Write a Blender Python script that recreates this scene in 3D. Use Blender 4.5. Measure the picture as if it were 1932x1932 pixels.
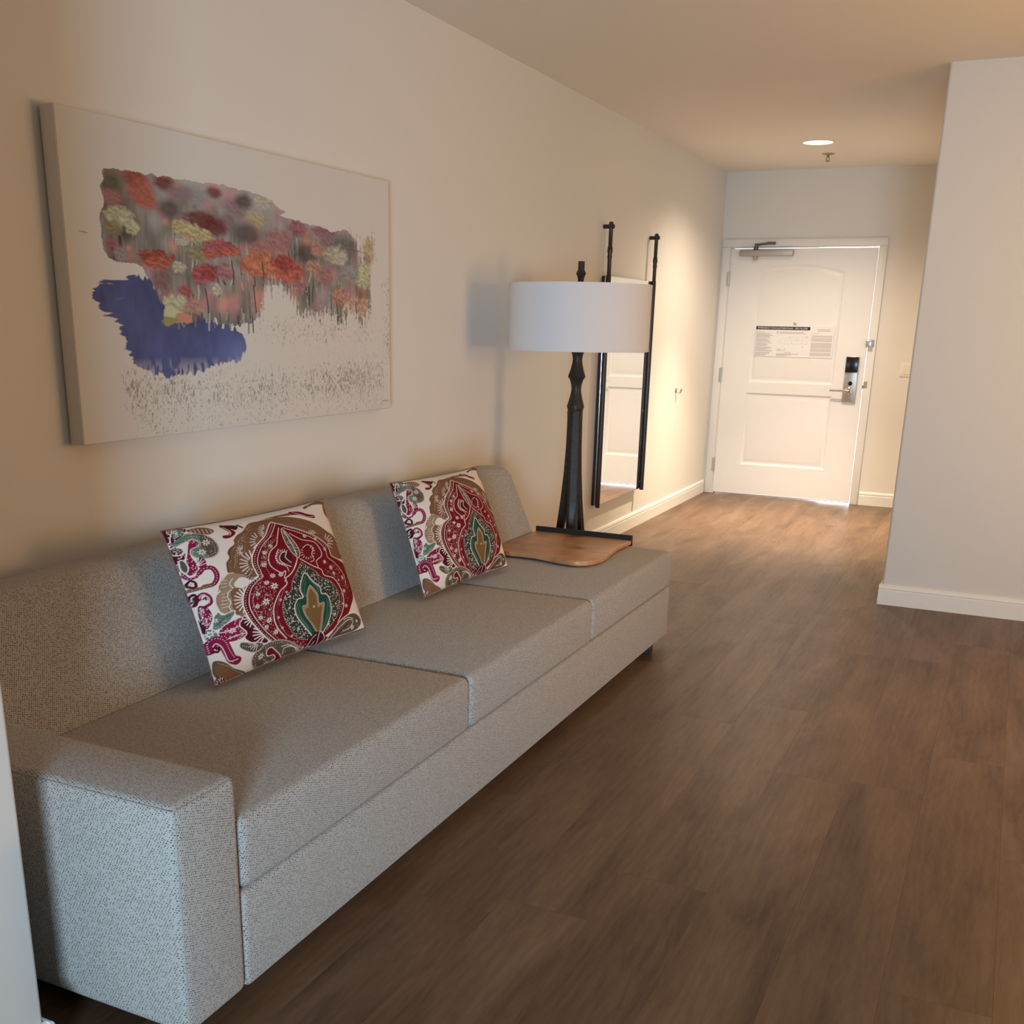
import bpy, bmesh, math, random
import numpy as np
from mathutils import Vector, Matrix, Euler

# ------------------------------------------------------------------ scene, camera, light
for o in list(bpy.data.objects):
    bpy.data.objects.remove(o)
random.seed(7)
SC = bpy.context.scene
COL = SC.collection
IMG = 1932.0

cam_d = bpy.data.cameras.new('camera')
cam = bpy.data.objects.new('camera', cam_d)
COL.objects.link(cam)
cam.location = (2.3998, -9.5734, 1.4326)
cam.rotation_euler = (1.26770, -0.01798, 0.44721)
cam_d.sensor_fit = 'HORIZONTAL'
cam_d.sensor_width = 36.0
cam_d.lens = 2033.35 / IMG * 36.0
cam_d.shift_x = (966.0 - 915.33) / IMG
cam_d.shift_y = (1239.99 - 966.0) / IMG
cam_d.clip_start = 0.02
SC.camera = cam

SC.view_settings.view_transform = 'Standard'
SC.view_settings.look = 'None'
SC.view_settings.gamma = 1.0
SC.view_settings.exposure = 0.0
SC.view_settings.use_curve_mapping = False

world = bpy.data.worlds.new('sky')
SC.world = world
world.use_nodes = True
world.node_tree.nodes['Background'].inputs[0].default_value = (0.55, 0.72, 1.0, 1)
world.node_tree.nodes['Background'].inputs[1].default_value = 0.8

def lamp(name, kind, loc, rot, power, color, **kw):
    d = bpy.data.lights.new(name, kind)
    d.energy = power
    d.color = color
    for k, v in kw.items():
        setattr(d, k, v)
    o = bpy.data.objects.new(name, d)
    o.location = loc
    o.rotation_euler = rot
    COL.objects.link(o)
    return o

PI = math.pi
# daylight through the window in the near wall (behind the camera), facing into the room
lamp('window_daylight', 'AREA', (3.25, -12.02, 0.98), (PI / 2, 0, math.radians(20)), 54.0, (0.56, 0.79, 1.0),
     shape='RECTANGLE', size=0.85, size_y=1.2, spread=math.radians(80))
# warm lamp standing further along the right-hand side of the room, outside the frame
lamp('room_lamp_light', 'POINT', (3.2, -5.2, 1.42), (0, 0, 0), 35.0, (1.0, 0.53, 0.11), shadow_soft_size=0.32)
lamp('warm_soft_fill', 'AREA', (4.6, -5.5, 1.35), (PI / 2, 0, math.radians(94)), 28.0, (1.0, 0.63, 0.36),
     shape='RECTANGLE', size=1.0, size_y=1.0)  # added broad fill, no real lamp: softens the room lamp's shadows
# recessed downlight of the entry
lamp('entry_downlight', 'SPOT', (0.943, -1.335, 2.615), (0, 0, 0), 244.0, (1.0, 0.81, 0.60),
     spot_size=math.radians(146), spot_blend=1.0, shadow_soft_size=0.07)
lamp('entry_downlight_core', 'SPOT', (0.943, -1.335, 2.614), (0, 0, 0), 700.0, (1.0, 0.80, 0.55),
     spot_size=math.radians(78), spot_blend=1.0, shadow_soft_size=0.07)
# corridor on the far side of the entry door
lamp('corridor_light', 'AREA', (1.15, 1.1, 0.9), (-PI / 2, 0, 0), 130.0, (0.86, 0.89, 1.0), shape='RECTANGLE', size=0.6, size_y=1.7)

# ------------------------------------------------------------------ helpers
ORG = {}

def origin_of(p):
    return ORG.get(p.name, Vector((0, 0, 0))) if p else Vector((0, 0, 0))

def tag(o, label=None, cat=None, group=None, kind=None):
    if label: o['label'] = label
    if cat: o['category'] = cat
    if group: o['group'] = group
    if kind: o['kind'] = kind
    return o

def empty(name, loc, label=None, cat=None, group=None, kind=None):
    o = bpy.data.objects.new(name, None)
    o.empty_display_size = 0.1
    COL.objects.link(o)
    o.location = loc
    ORG[o.name] = Vector(loc)
    return tag(o, label, cat, group, kind)

def box_uv(me):
    uv = me.uv_layers.new(name='UVMap')
    co = np.empty(len(me.vertices) * 3, np.float32); me.vertices.foreach_get('co', co); co = co.reshape(-1, 3)
    arr = np.empty((len(me.loops), 2), np.float32)
    for p in me.polygons:
        n = p.normal; a = max(range(3), key=lambda i: abs(n[i]))
        ij = ((1, 2), (0, 2), (0, 1))[a]
        for li in p.loop_indices:
            v = co[me.loops[li].vertex_index]
            arr[li] = (v[ij[0]], v[ij[1]])
    uv.data.foreach_set('uv', arr.ravel())

def obj(name, bm, mat, parent=None, loc=None, smooth=True, uv=False, angle=40):
    """bm is in world space; the object keeps that place, its origin at loc (or at its parent's base)"""
    me = bpy.data.meshes.new(name)
    bmesh.ops.recalc_face_normals(bm, faces=bm.faces)
    base = origin_of(parent) if parent else Vector(loc or (0, 0, 0))
    bmesh.ops.translate(bm, verts=bm.verts, vec=-base)
    bm.to_mesh(me); bm.free()
    o = bpy.data.objects.new(name, me)
    COL.objects.link(o)
    if parent:
        o.parent = parent
    else:
        o.location = base
    ORG[o.name] = base
    if mat: me.materials.append(mat)
    if smooth:
        me.polygons.foreach_set('use_smooth', [True] * len(me.polygons))
        me.set_sharp_from_angle(angle=math.radians(angle))
    if uv: box_uv(me)
    return o

def bm_box(lo, hi, bevel=0.0, seg=2, bm=None):
    b = bmesh.new()
    r = bmesh.ops.create_cube(b, size=1)
    s = [hi[i] - lo[i] for i in range(3)]; c = [(hi[i] + lo[i]) / 2 for i in range(3)]
    for v in b.verts:
        v.co = Vector((v.co[i] * s[i] + c[i] for i in range(3)))
    if bevel > 0:
        bmesh.ops.bevel(b, geom=list(b.edges), offset=bevel, segments=seg, profile=0.5, affect='EDGES')
    return merge(bm, b)

def merge(bm, b):
    if bm is None: return b
    me = bpy.data.meshes.new('tmp'); b.to_mesh(me); b.free()
    bm.from_mesh(me); bpy.data.meshes.remove(me)
    return bm

def bm_prism(poly, axis, a, b, bevel=0.0, seg=3, bm=None, only_caps=False):
    """poly: list of 2-d points in the two other axes; extruded along axis from a to b"""
    m = bmesh.new()
    def P(q, t):
        v = [0, 0, 0]; ij = [i for i in range(3) if i != axis]
        v[ij[0]], v[ij[1]] = q; v[axis] = t
        return v
    A = [m.verts.new(P(q, a)) for q in poly]; B = [m.verts.new(P(q, b)) for q in poly]
    n = len(poly)
    m.faces.new(A); m.faces.new(B[::-1])
    for i in range(n):
        m.faces.new((A[i], B[i], B[(i + 1) % n], A[(i + 1) % n]))
    bmesh.ops.recalc_face_normals(m, faces=m.faces)
    if bevel > 0:
        ed = list(m.edges)
        if only_caps:
            ed = [e for e in ed if abs(e.verts[0].co[axis] - e.verts[1].co[axis]) < 1e-6]
        bmesh.ops.bevel(m, geom=ed, offset=bevel, segments=seg, profile=0.5, affect='EDGES', clamp_overlap=True)
    return merge(bm, m)

def frame_to(d):
    return Vector(d).to_track_quat('Z', 'Y').to_matrix()

def bm_lathe(prof, base, axis=(0, 0, 1), n=24, bm=None, cap=True):
    """prof: (radius, distance along axis) pairs"""
    m = bmesh.new(); M = frame_to(axis); base = Vector(base); rings = []
    for r, h in prof:
        rings.append([m.verts.new(base + M @ Vector((r * math.cos(2 * PI * i / n), r * math.sin(2 * PI * i / n), h))) for i in range(n)])
    for a, b in zip(rings, rings[1:]):
        for i in range(n):
            m.faces.new((a[i], a[(i + 1) % n], b[(i + 1) % n], b[i]))
    if cap:
        m.faces.new(rings[0][::-1]); m.faces.new(rings[-1])
    return merge(bm, m)

def bm_tube(path, rad, n=12, bm=None):
    m = bmesh.new(); pts = [Vector(p) for p in path]; rings = []
    rr = rad if isinstance(rad, (list, tuple)) else [rad] * len(pts)
    up = Vector((0, 0, 1))
    for i, p in enumerate(pts):
        t = (pts[min(i + 1, len(pts) - 1)] - pts[max(i - 1, 0)]).normalized()
        x = t.cross(up)
        if x.length < 1e-3: x = t.cross(Vector((0, 1, 0)))
        x.normalize(); y = x.cross(t)
        rings.append([m.verts.new(p + rr[i] * (x * math.cos(2 * PI * k / n) + y * math.sin(2 * PI * k / n))) for k in range(n)])
    for a, b in zip(rings, rings[1:]):
        for k in range(n):
            m.faces.new((a[k], a[(k + 1) % n], b[(k + 1) % n], b[k]))
    m.faces.new(rings[0][::-1]); m.faces.new(rings[-1])
    return merge(bm, m)

# ------------------------------------------------------------------ materials
def lin(c):
    return tuple(((x / 255) / 12.92 if x / 255 <= .04045 else ((x / 255 + .055) / 1.055) ** 2.4) for x in c)

class NT:
    def __init__(self, name):
        self.m = bpy.data.materials.new(name); self.m.use_nodes = True
        self.t = self.m.node_tree; self.b = self.t.nodes['Principled BSDF']
    def n(self, typ, **kw):
        x = self.t.nodes.new(typ)
        for k, v in kw.items(): setattr(x, k, v)
        return x
    def l(self, a, b): self.t.links.new(a, b)
    def math(self, op, a, b=None, c=None):
        x = self.n('ShaderNodeMath', operation=op)
        for i, v in enumerate((a, b, c)):
            if v is None: continue
            if isinstance(v, (int, float)): x.inputs[i].default_value = v
            else: self.l(v, x.inputs[i])
        return x.outputs[0]
    def mix(self, fac, a, b, mode='MIX'):
        x = self.n('ShaderNodeMix', data_type='RGBA', blend_type=mode)
        for s, v in ((x.inputs[0], fac), (x.inputs[6], a), (x.inputs[7], b)):
            if isinstance(v, (int, float)): s.default_value = v
            elif isinstance(v, tuple): s.default_value = (*v, 1)
            else: self.l(v, s)
        return x.outputs[2]
    def ramp(self, f, stops):
        x = self.n('ShaderNodeValToRGB'); e = x.color_ramp.elements
        while len(e) < len(stops): e.new(0.5)
        for i, (p, c) in enumerate(stops):
            e[i].position = p; e[i].color = (*c, 1) if isinstance(c, tuple) else (c, c, c, 1)
        self.l(f, x.inputs[0]); return x.outputs[0]
    def noise(self, vec, scale, detail=3, rough=.5, dist=0):
        x = self.n('ShaderNodeTexNoise'); x.inputs['Scale'].default_value = scale
        x.inputs['Detail'].default_value = detail; x.inputs['Roughness'].default_value = rough; x.inputs['Distortion'].default_value = dist
        if vec is not None: self.l(vec, x.inputs['Vector'])
        return x.outputs[0]
    def mapping(self, vec, scale=(1, 1, 1), rot=(0, 0, 0)):
        x = self.n('ShaderNodeMapping'); x.inputs['Scale'].default_value = scale; x.inputs['Rotation'].default_value = rot
        self.l(vec, x.inputs[0]); return x.outputs[0]
    def bump(self, h, strength, dist=.001):
        x = self.n('ShaderNodeBump'); x.inputs['Strength'].default_value = strength; x.inputs['Distance'].default_value = dist
        self.l(h, x.inputs['Height']); self.l(x.outputs[0], self.b.inputs['Normal'])

def plain(name, col, rough=.5, metal=0., spec=.5, bump=0., bscale=200, var=0.):
    t = NT(name); b = t.b
    b.inputs['Roughness'].default_value = rough; b.inputs['Metallic'].default_value = metal
    b.inputs['Specular IOR Level'].default_value = spec
    tc = t.n('ShaderNodeTexCoord').outputs['Object']
    nz = t.noise(tc, bscale, 3)
    if var > 0:
        lo = tuple(c * (1 - var) for c in col); hi = tuple(min(1, c * (1 + var)) for c in col)
        t.l(t.ramp(nz, [(.3, lo), (.7, hi)]), b.inputs['Base Color'])
    else:
        b.inputs['Base Color'].default_value = (*col, 1)
    if bump > 0: t.bump(nz, bump, .0008)
    return t.m

WALL = plain('wall_paint', (.76, .735, .69), .55, spec=.25, bump=.12, bscale=260)
CEIL = plain('ceiling_paint', (.84, .79, .71), .75, spec=.15, bump=.2, bscale=160)
TRIM = plain('trim_paint', (.80, .785, .75), .38, spec=.4)
DOORP = plain('door_paint', (.83, .81, .79), .38, spec=.4, bump=.03, bscale=400)
STEEL = plain('brushed_steel', (.50, .48, .45), .38, metal=.85, bump=.05, bscale=500)
CHROME = plain('chrome', (.75, .75, .75), .14, metal=1.)
ALU = plain('closer_aluminium', (.45, .41, .34), .45, metal=.6)
BRONZE = plain('dark_bronze', (.020, .014, .011), .36, spec=.5, bump=.1, bscale=120, var=.3)
LAMPWOOD = plain('dark_turned_wood', (.032, .025, .020), .42, spec=.28, bump=.08, bscale=90, var=.35)
BLACKP = plain('black_plastic', (.010, .007, .006), .22, spec=.5)
BLACKI = plain('black_print', (.018, .013, .014), .6)
GREYI = plain('grey_print', (.42, .37, .36), .7)
LIGHTI = plain('pale_grey_print', (.60, .55, .53), .7)
PAPER = plain('paper', (.82, .80, .80), .5)
RAIL = plain('dark_steel_rail', (.022, .022, .022), .45, metal=.3, spec=.4)
FOOTM = plain('dark_foot', (.025, .02, .016), .5)
SHADE = plain('white_linen_shade', (.74, .72, .72), .85, spec=.1, bump=.3, bscale=700, var=.03)
CANVS = plain('canvas_side', (.72, .70, .665), .8, spec=.1, bump=.2, bscale=700)
PLATE = plain('switch_plate', (.80, .77, .70), .35)
SEAMM = plain('seam_thread', (.36, .34, .315), .9, spec=.05)

def mirror_mat():
    t = NT('mirror_glass'); t.b.inputs['Metallic'].default_value = 1
    t.b.inputs['Base Color'].default_value = (.93, .94, .93, 1); t.b.inputs['Roughness'].default_value = .012
    return t.m
MIRROR = mirror_mat()

def glow(name, col, s):
    t = NT(name); t.b.inputs['Base Color'].default_value = (.8, .8, .8, 1)
    t.b.inputs['Emission Color'].default_value = (*col, 1); t.b.inputs['Emission Strength'].default_value = s
    return t.m
DIFF = glow('lit_diffuser', (1, .93, .80), 3.0)

def glass_mat():
    t = NT('window_glass'); t.b.inputs['Transmission Weight'].default_value = 1; t.b.inputs['Roughness'].default_value = 0
    t.b.inputs['IOR'].default_value = 1.45; return t.m
GLASS = glass_mat()

def fabric_mat():
    t = NT('sofa_tweed'); b = t.b
    uv = t.n('ShaderNodeUVMap').outputs[0]
    v = t.n('ShaderNodeTexVoronoi', feature='F1'); v.inputs['Scale'].default_value = 1.0; v.inputs['Randomness'].default_value = .30
    mp = t.mapping(uv, (168, 205, 1), (0, 0, .42)); t.l(mp, v.inputs['Vector'])
    big = t.noise(uv, 130, 2)
    thr = t.math('MULTIPLY_ADD', big, .28, .12)
    pit = t.math('SUBTRACT', v.outputs['Distance'], thr)
    pitm = t.ramp(t.math('ADD', t.math('MULTIPLY', pit, 3.2), .5), [(.26, 0.), (.78, 1.)])
    thread = t.noise(t.mapping(uv, (420, 900, 1), (0, 0, .42)), 1.0, 2)
    mot = t.noise(uv, 9, 3)
    base = t.mix(thread, (.33, .31, .285), (.57, .54, .50))
    base = t.mix(t.math('MULTIPLY', mot, .25), base, (.36, .34, .31))
    col = t.mix(pitm, (.070, .064, .060), base)
    t.l(col, b.inputs['Base Color']); b.inputs['Roughness'].default_value = .95; b.inputs['Specular IOR Level'].default_value = .08
    b.inputs['Sheen Weight'].default_value = .15; b.inputs['Sheen Roughness'].default_value = .5
    h = t.math('ADD', t.math('MULTIPLY', pitm, .8), t.math('MULTIPLY', thread, .3))
    t.bump(h, .45, .0016)
    return t.m
FABRIC = fabric_mat()

def floor_mat():
    t = NT('vinyl_plank'); b = t.b
    pos = t.n('ShaderNodeNewGeometry').outputs['Position']
    rnd = t.n('ShaderNodeObjectInfo').outputs['Random']
    off = t.n('ShaderNodeCombineXYZ'); t.l(t.math('MULTIPLY', rnd, 37.), off.inputs[0]); t.l(t.math('MULTIPLY', rnd, 91.), off.inputs[1])
    add = t.n('ShaderNodeVectorMath', operation='ADD'); t.l(pos, add.inputs[0]); t.l(off.outputs[0], add.inputs[1])
    p = add.outputs[0]
    broad = t.noise(t.mapping(p, (5.5, 1.1, 1)), 1.0, 4, .55, .7)
    grain = t.noise(t.mapping(p, (30, 4.4, 1)), 1.0, 6, .62, 1.6)
    fine = t.noise(t.mapping(p, (210, 22, 1)), 1.0, 4, .65, .6)
    cathd = t.n('ShaderNodeTexWave', wave_type='BANDS', bands_direction='X'); cathd.inputs['Scale'].default_value = 2.4
    cathd.inputs['Distortion'].default_value = 9; cathd.inputs['Detail'].default_value = 3; cathd.inputs['Detail Scale'].default_value = 1.4
    t.l(t.mapping(p, (4.5, .55, 1)), cathd.inputs['Vector'])
    f = t.math('ADD', t.math('MULTIPLY', broad, .54), t.math('MULTIPLY', grain, .24))
    f = t.math('ADD', f, t.math('MULTIPLY', fine, .16)); f = t.math('ADD', f, t.math('MULTIPLY', cathd.outputs['Fac'], .03))
    f = t.math('ADD', f, t.math('MULTIPLY', t.math('SUBTRACT', rnd, .5), .03))
    col = t.ramp(f, [(.33, (.070, .037, .021)), (.45, (.122, .070, .040)), (.54, (.156, .092, .053)), (.66, (.212, .131, .079))])
    kn = t.n('ShaderNodeTexVoronoi', feature='F1'); kn.inputs['Scale'].default_value = 1.0
    wv = t.n('ShaderNodeVectorMath', operation='MULTIPLY_ADD'); wn = t.n('ShaderNodeTexNoise'); wn.inputs['Scale'].default_value = 14; t.l(p, wn.inputs['Vector'])
    t.l(wn.outputs['Color'], wv.inputs[0]); wv.inputs[1].default_value = (.05, .16, 0); t.l(p, wv.inputs[2])
    t.l(t.mapping(wv.outputs[0], (4.6, 1.7, 1)), kn.inputs['Vector'])
    knm = t.ramp(kn.outputs['Distance'], [(.02, .60), (.13, 0.)])
    col = t.mix(knm, col, (.085, .055, .035))
    t.l(col, b.inputs['Base Color'])
    t.l(t.ramp(f, [(.3, .46), (.7, .34)]), b.inputs['Roughness']); b.inputs['Specular IOR Level'].default_value = .34
    t.bump(t.math('ADD', grain, fine), .07, .0008)
    return t.m
FLOOR = floor_mat()

def wood_mat():
    t = NT('oiled_wood'); b = t.b
    tc = t.n('ShaderNodeTexCoord').outputs['Object']
    nz = t.noise(t.mapping(tc, (3, 24, 6)), 1.0, 4, .55, 1.2); bands = t.noise(t.mapping(tc, (7, 1.2, 3)), 1.0, 2, .5, .3)
    f = t.math('ADD', t.math('MULTIPLY', nz, .55), t.math('MULTIPLY', bands, .45))
    col = t.ramp(f, [(.32, (.30, .125, .050)), (.5, (.47, .225, .100)), (.68, (.60, .33, .165))])
    for (kx, ky, kr) in ((-0.029, 0.197, 1.0), (0.097, -0.042, .7), (-.14, -.13, .35)):
        dv = t.n('ShaderNodeVectorMath', operation='SUBTRACT'); t.l(tc, dv.inputs[0]); dv.inputs[1].default_value = (kx, ky, .028)
        sq = t.mapping(dv.outputs[0], (11 / kr, 15 / kr, 0), (0, 0, .4))
        ln = t.n('ShaderNodeVectorMath', operation='LENGTH'); t.l(sq, ln.inputs[0])
        dd = t.math('ADD', ln.outputs['Value'], t.math('MULTIPLY', t.math('SUBTRACT', nz, .5), 1.6))
        col = t.mix(t.ramp(dd, [(.15, .85), (.55, .25), (.95, 0.)]), col, (.085, .030, .012))
    t.l(col, b.inputs['Base Color']); b.inputs['Roughness'].default_value = .36
    t.bump(nz, .08, .001)
    return t.m
WOOD = wood_mat()

def painted(name, rough, bscale, bstr):
    t = NT(name); a = t.n('ShaderNodeAttribute'); a.attribute_name = 'paint'
    t.l(a.outputs['Color'], t.b.inputs['Base Color']); t.b.inputs['Roughness'].default_value = rough; t.b.inputs['Specular IOR Level'].default_value = .12
    tc = t.n('ShaderNodeTexCoord').outputs['Object']; t.bump(t.noise(tc, bscale, 2), bstr, .0008)
    return t.m
PRINTC = painted('printed_canvas', .75, 600, .15)
PRINTP = painted('printed_cotton', .9, 700, .35)

# ------------------------------------------------------------------ the room
H = 2.6325
X1, YN = 6.0, -12.1          # far right wall, near wall
STRUCT = dict(kind='structure')
def st(name, bm, mat, parent=None, **kw):
    o = obj(name, bm, mat, parent, **kw)
    if not parent: o['kind'] = 'structure'
    return o

floor = st('floor', bm_box((-.15, YN - .1, -.12), (X1 + .15, 1.6, -.0014)), plain('floor_joint', (.105, .062, .037), .6))
tag(floor, 'grey-brown wood-look plank floor running toward the white entry door')
PW, PL = .232, 1.56
def plank_mesh(L, w=PW):
    g = .0001
    bm = bm_box((g, g, -.0014), (w - g, L - g, 0.0), .0003, 1)
    me = bpy.data.meshes.new('plank'); bm.to_mesh(me); bm.free(); me.materials.append(FLOOR); return me
CACHE = {}
rs = random.Random(3)
PX1, PY0 = 5.336, -10.4        # planks are laid out where the photograph can show them; beyond runs the plain subfloor
nrow = int(round(PX1 / PW))
for i in range(nrow):
    y = PY0 - rs.uniform(0, PL); first = True
    w = PW
    while y < 0.135:
        a, b = max(y, PY0), min(y + PL, .14)
        y += PL
        if b - a < .05: continue
        # nothing of the floor shows inside the closed-off block behind the right-hand wall
        if i * PW > 1.95 and a > -3.4: continue
        key = (round(b - a, 3), round(w, 3))
        if key not in CACHE: CACHE[key] = plank_mesh(b - a, w)
        o = bpy.data.objects.new('plank', CACHE[key]); COL.objects.link(o)
        o.parent = floor; o.location = (i * PW, a, 0)

st('wall_left', bm_box((-.14, YN, 0), (0, .14, H)), WALL)
# door wall, opening x .085-1.262, z 0-2.044
bm = bm_box((0, 0, 0), (.083, .14, H)); bm_box((1.264, 0, 0), (1.9, .14, H), bm=bm); bm_box((.083, 0, 2.048), (1.264, .14, H), bm=bm)
st('wall_back', bm, WALL)
st('wall_right', bm_box((1.9, -3.5126, -.0), (X1, .14, H + .03), .014, 3), WALL)
st('wall_near_left', bm_box((0, YN, 0), (.865, -8.313, H), .010, 3), WALL)
st('wall_far_right', bm_box((X1, YN, 0), (X1 + .14, .14, H)), WALL)
wx0, wx1, wz0, wz1 = 2.72, 3.78, .50, 2.14
bm = bm_box((0, YN - .14, 0), (wx0, YN, H)); bm_box((wx1, YN - .14, 0), (X1, YN, H), bm=bm)
bm_box((wx0, YN - .14, 0), (wx1, YN, wz0), bm=bm); bm_box((wx0, YN - .14, wz1), (wx1, YN, H), bm=bm)
st('wall_near', bm, WALL)
win = empty('window_1', ((wx0 + wx1) / 2, YN - .07, wz0), kind='structure')
bm = bm_box((wx0, YN - .11, wz0), (wx0 + .05, YN - .05, wz1)); bm_box((wx1 - .05, YN - .11, wz0), (wx1, YN - .05, wz1), bm=bm)
bm_box((wx0 + .05, YN - .11, wz0), (wx1 - .05, YN - .05, wz0 + .05), bm=bm); bm_box((wx0 + .05, YN - .11, wz1 - .05), (wx1 - .05, YN - .05, wz1), bm=bm)
st('window_frame', bm, TRIM, win)
st('pane', bm_box((wx0 + .05, YN - .085, wz0 + .05), (wx1 - .05, YN - .079, wz1 - .05)), GLASS, win)
st('ceiling', bm_box((-.14, YN - .14, H), (X1 + .14, 1.6, H + .1)), CEIL)
# corridor behind the entry door
bm = bm_box((-.15, 1.5, 0), (X1 + .14, 1.6, H)); bm_box((-.15, .14, 0), (-.05, 1.5, H), bm=bm); bm_box((2.6, .14, 0), (2.7, 1.5, H), bm=bm)
st('wall_corridor', bm, WALL)

def baseboard(name, segs, h=.110):
    """segs: list of ((x0,y0),(x1,y1),(nx,ny)) runs; a flat board with a grooved, rounded cap"""
    bm = bmesh.new()
    pr = [(0, 0), (.0135, 0), (.0135, .079), (.0115, .082), (.0115, .086), (.0135, .089), (.0130, .098), (.0095, .106), (.004, h), (0, h)]
    for (a, b, n) in segs:
        A = [bm.verts.new((a[0] + n[0] * d, a[1] + n[1] * d, z)) for d, z in pr]
        B = [bm.verts.new((b[0] + n[0] * d, b[1] + n[1] * d, z)) for d, z in pr]
        m = len(pr)
        for i in range(m): bm.faces.new((A[i], B[i], B[(i + 1) % m], A[(i + 1) % m]))
        bm.faces.new(A); bm.faces.new(B[::-1])
    return st(name, bm, TRIM, angle=28)
baseboard('baseboard_left', [((0, -8.30), (0, -.016), (1, 0))])
baseboard('baseboard_back', [((1.338, 0), (1.9, 0), (0, -1))])
baseboard('baseboard_right', [((1.8865, -3.5126), (X1, -3.5126), (0, -1)), ((1.9, -3.5126), (1.9, -.0), (-1, 0))])
baseboard('baseboard_near_left', [((.865, YN), (.865, -8.313), (1, 0)), ((0, -8.313), (.8785, -8.313), (0, 1))])

# ------------------------------------------------------------------ entry door
DX0, DX1, DZ0, DZ1 = .088, 1.2585, .015, 2.04
casing = empty('trim_1', (.67, 0, 0), kind='structure')
tag(casing, 'white casing around the entry door')
def casing_bar(name, lo, hi):
    return st(name, bm_box(lo, hi, .004, 2), TRIM, casing)
casing_bar('side_casing', (.016, -.016, 0), (.080, 0, 2.052))
casing_bar('side_casing', (1.268, -.016, 0), (1.328, 0, 2.052))
casing_bar('head_casing', (.016, -.016, 2.052), (1.328, 0, 2.112))
bm = bm_box((.083, .0, 0), (.0865, .14, 2.048)); bm_box((.0865, .05, 0), (.105, .065, 2.044), bm=bm); bm_box((.083, .0, 2.0445), (.8, .14, 2.048), bm=bm)
st('jamb', bm, TRIM, casing)
st('threshold', bm_box((.083, .06, 0), (1.264, .14, .006), .002, 1), STEEL, casing)

door = empty('door_1', (DX0, .022, DZ0), kind='structure')
tag(door, 'white two-panel entry door with arched upper panel')
def arch(xa, xb, z0, zs, zt, n=18):
    pts = [(xa, z0), (xb, z0), (xb, zs)]
    for i in range(1, n):
        x = xb + (xa - xb) * i / n; s = (x - (xa + xb) / 2) / ((xb - xa) / 2)
        pts.append((x, zs + (zt - zs) * (1 - s * s)))
    return pts + [(xa, zs)]
up = arch(.316, 1.024, .968, 1.858, 1.915)
lo = [(.306, .268), (1.024, .268), (1.024, .878), (.306, .878)]
YF, YB = 0.001, .042
bm = bm_box((DX0, .016, DZ0), (DX1, YB, DZ1))
def fr(x0, z0, x1, z1): bm_box((x0, YF, z0), (x1, .017, z1), bm=bm)
fr(DX0, DZ0, .306, .968); fr(1.024, DZ0, DX1, DZ1); fr(DX0, .968, .316, DZ1)
fr(.306, DZ0, 1.024, .268); fr(.306, .878, 1.024, .968)
top = [(.316, 1.858)] + up[3:-1][::-1] + [(1.024, 1.858), (1.024, DZ1), (.316, DZ1)]
bm_prism(top, 1, YF, .017, bm=bm)
leaf = obj('leaf', bm, DOORP, door, angle=30)
def inset(poly, d):
    n = len(poly); out = []
    area = sum(poly[i][0] * poly[(i + 1) % n][1] - poly[(i + 1) % n][0] * poly[i][1] for i in range(n))
    sg = 1 if area > 0 else -1
    for i in range(n):
        p0, p, p1 = Vector(poly[i - 1]), Vector(poly[i]), Vector(poly[(i + 1) % n])
        e0 = (p - p0).normalized(); e1 = (p1 - p).normalized()
        n0 = Vector((-e0.y, e0.x)) * sg; n1 = Vector((-e1.y, e1.x)) * sg
        m = (n0 + n1).normalized(); out.append(tuple(p + m * (d / max(.3, m.dot(n0)))))
    return out
def panel(poly):
    bm = bmesh.new(); rings = []
    for d, y in ((0, YF + .0005), (.010, .0095), (.020, .0125), (.024, .0125), (.045, .0045), (.050, .0035)):
        rings.append([bm.verts.new((x, y, z)) for x, z in inset(poly, d)])
    for a, b in zip(rings, rings[1:]):
        for i in range(len(a)): bm.faces.new((a[i], a[(i + 1) % len(a)], b[(i + 1) % len(a)], b[i]))
    bm.faces.new(rings[-1])
    return obj('panel', bm, DOORP, door, angle=22)
panel(up); panel(lo)
for z0, z1 in ((1.742, 1.862), (.957, 1.080), (.190, .312)):
    h = obj('hinge', bm_lathe([(.0085, 0), (.0085, z1 - z0)], (.083, -.009, z0), n=14), STEEL, door)
    obj('hinge_plate', bm_box((.066, -.018, z0 + .004), (.084, -.0155, z1 - .004)), STEEL, h)
cl = obj('door_closer', bm_box((.163, -.052, 1.978), (.602, -.0005, 2.026), .006, 2), ALU, door)
obj('closer_spindle', bm_lathe([(.022, 0), (.022, .012), (.016, .016), (.016, .03)], (.295, -.026, 1.977), (0, 0, -1), n=18), ALU, cl)
bm = bm_lathe([(.020, 0), (.020, .02), (.013, .022), (.013, .05)], (.295, -.026, 2.027), n=16)
bm_tube([(.295, -.026, 2.066), (.36, -.075, 2.070), (.425, -.03, 2.078)], .0085, 8, bm=bm)
bm_box((.383, -.040, 2.068), (.452, -.017, 2.088), .003, 1, bm=bm)
obj('closer_arm', bm, plain('closer_arm_metal', (.16, .13, .09), .4, metal=.6), cl)
lk = obj('lock_plate', bm_box((1.108, -.020, .836), (1.215, .001, 1.204), .006, 2), STEEL, door)
obj('card_reader', bm_box((1.1115, -.034, 1.076), (1.2115, -.019, 1.200), .006, 2), BLACKP, lk)
obj('thumb_turn', bm_tube([(1.150, -.026, .981), (1.178, -.026, .997)], .0085, 10, bm_lathe([(.017, 0), (.017, .004)], (1.164, -.019, .989), (0, -1, 0), 16)), BLACKP, lk)
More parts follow.
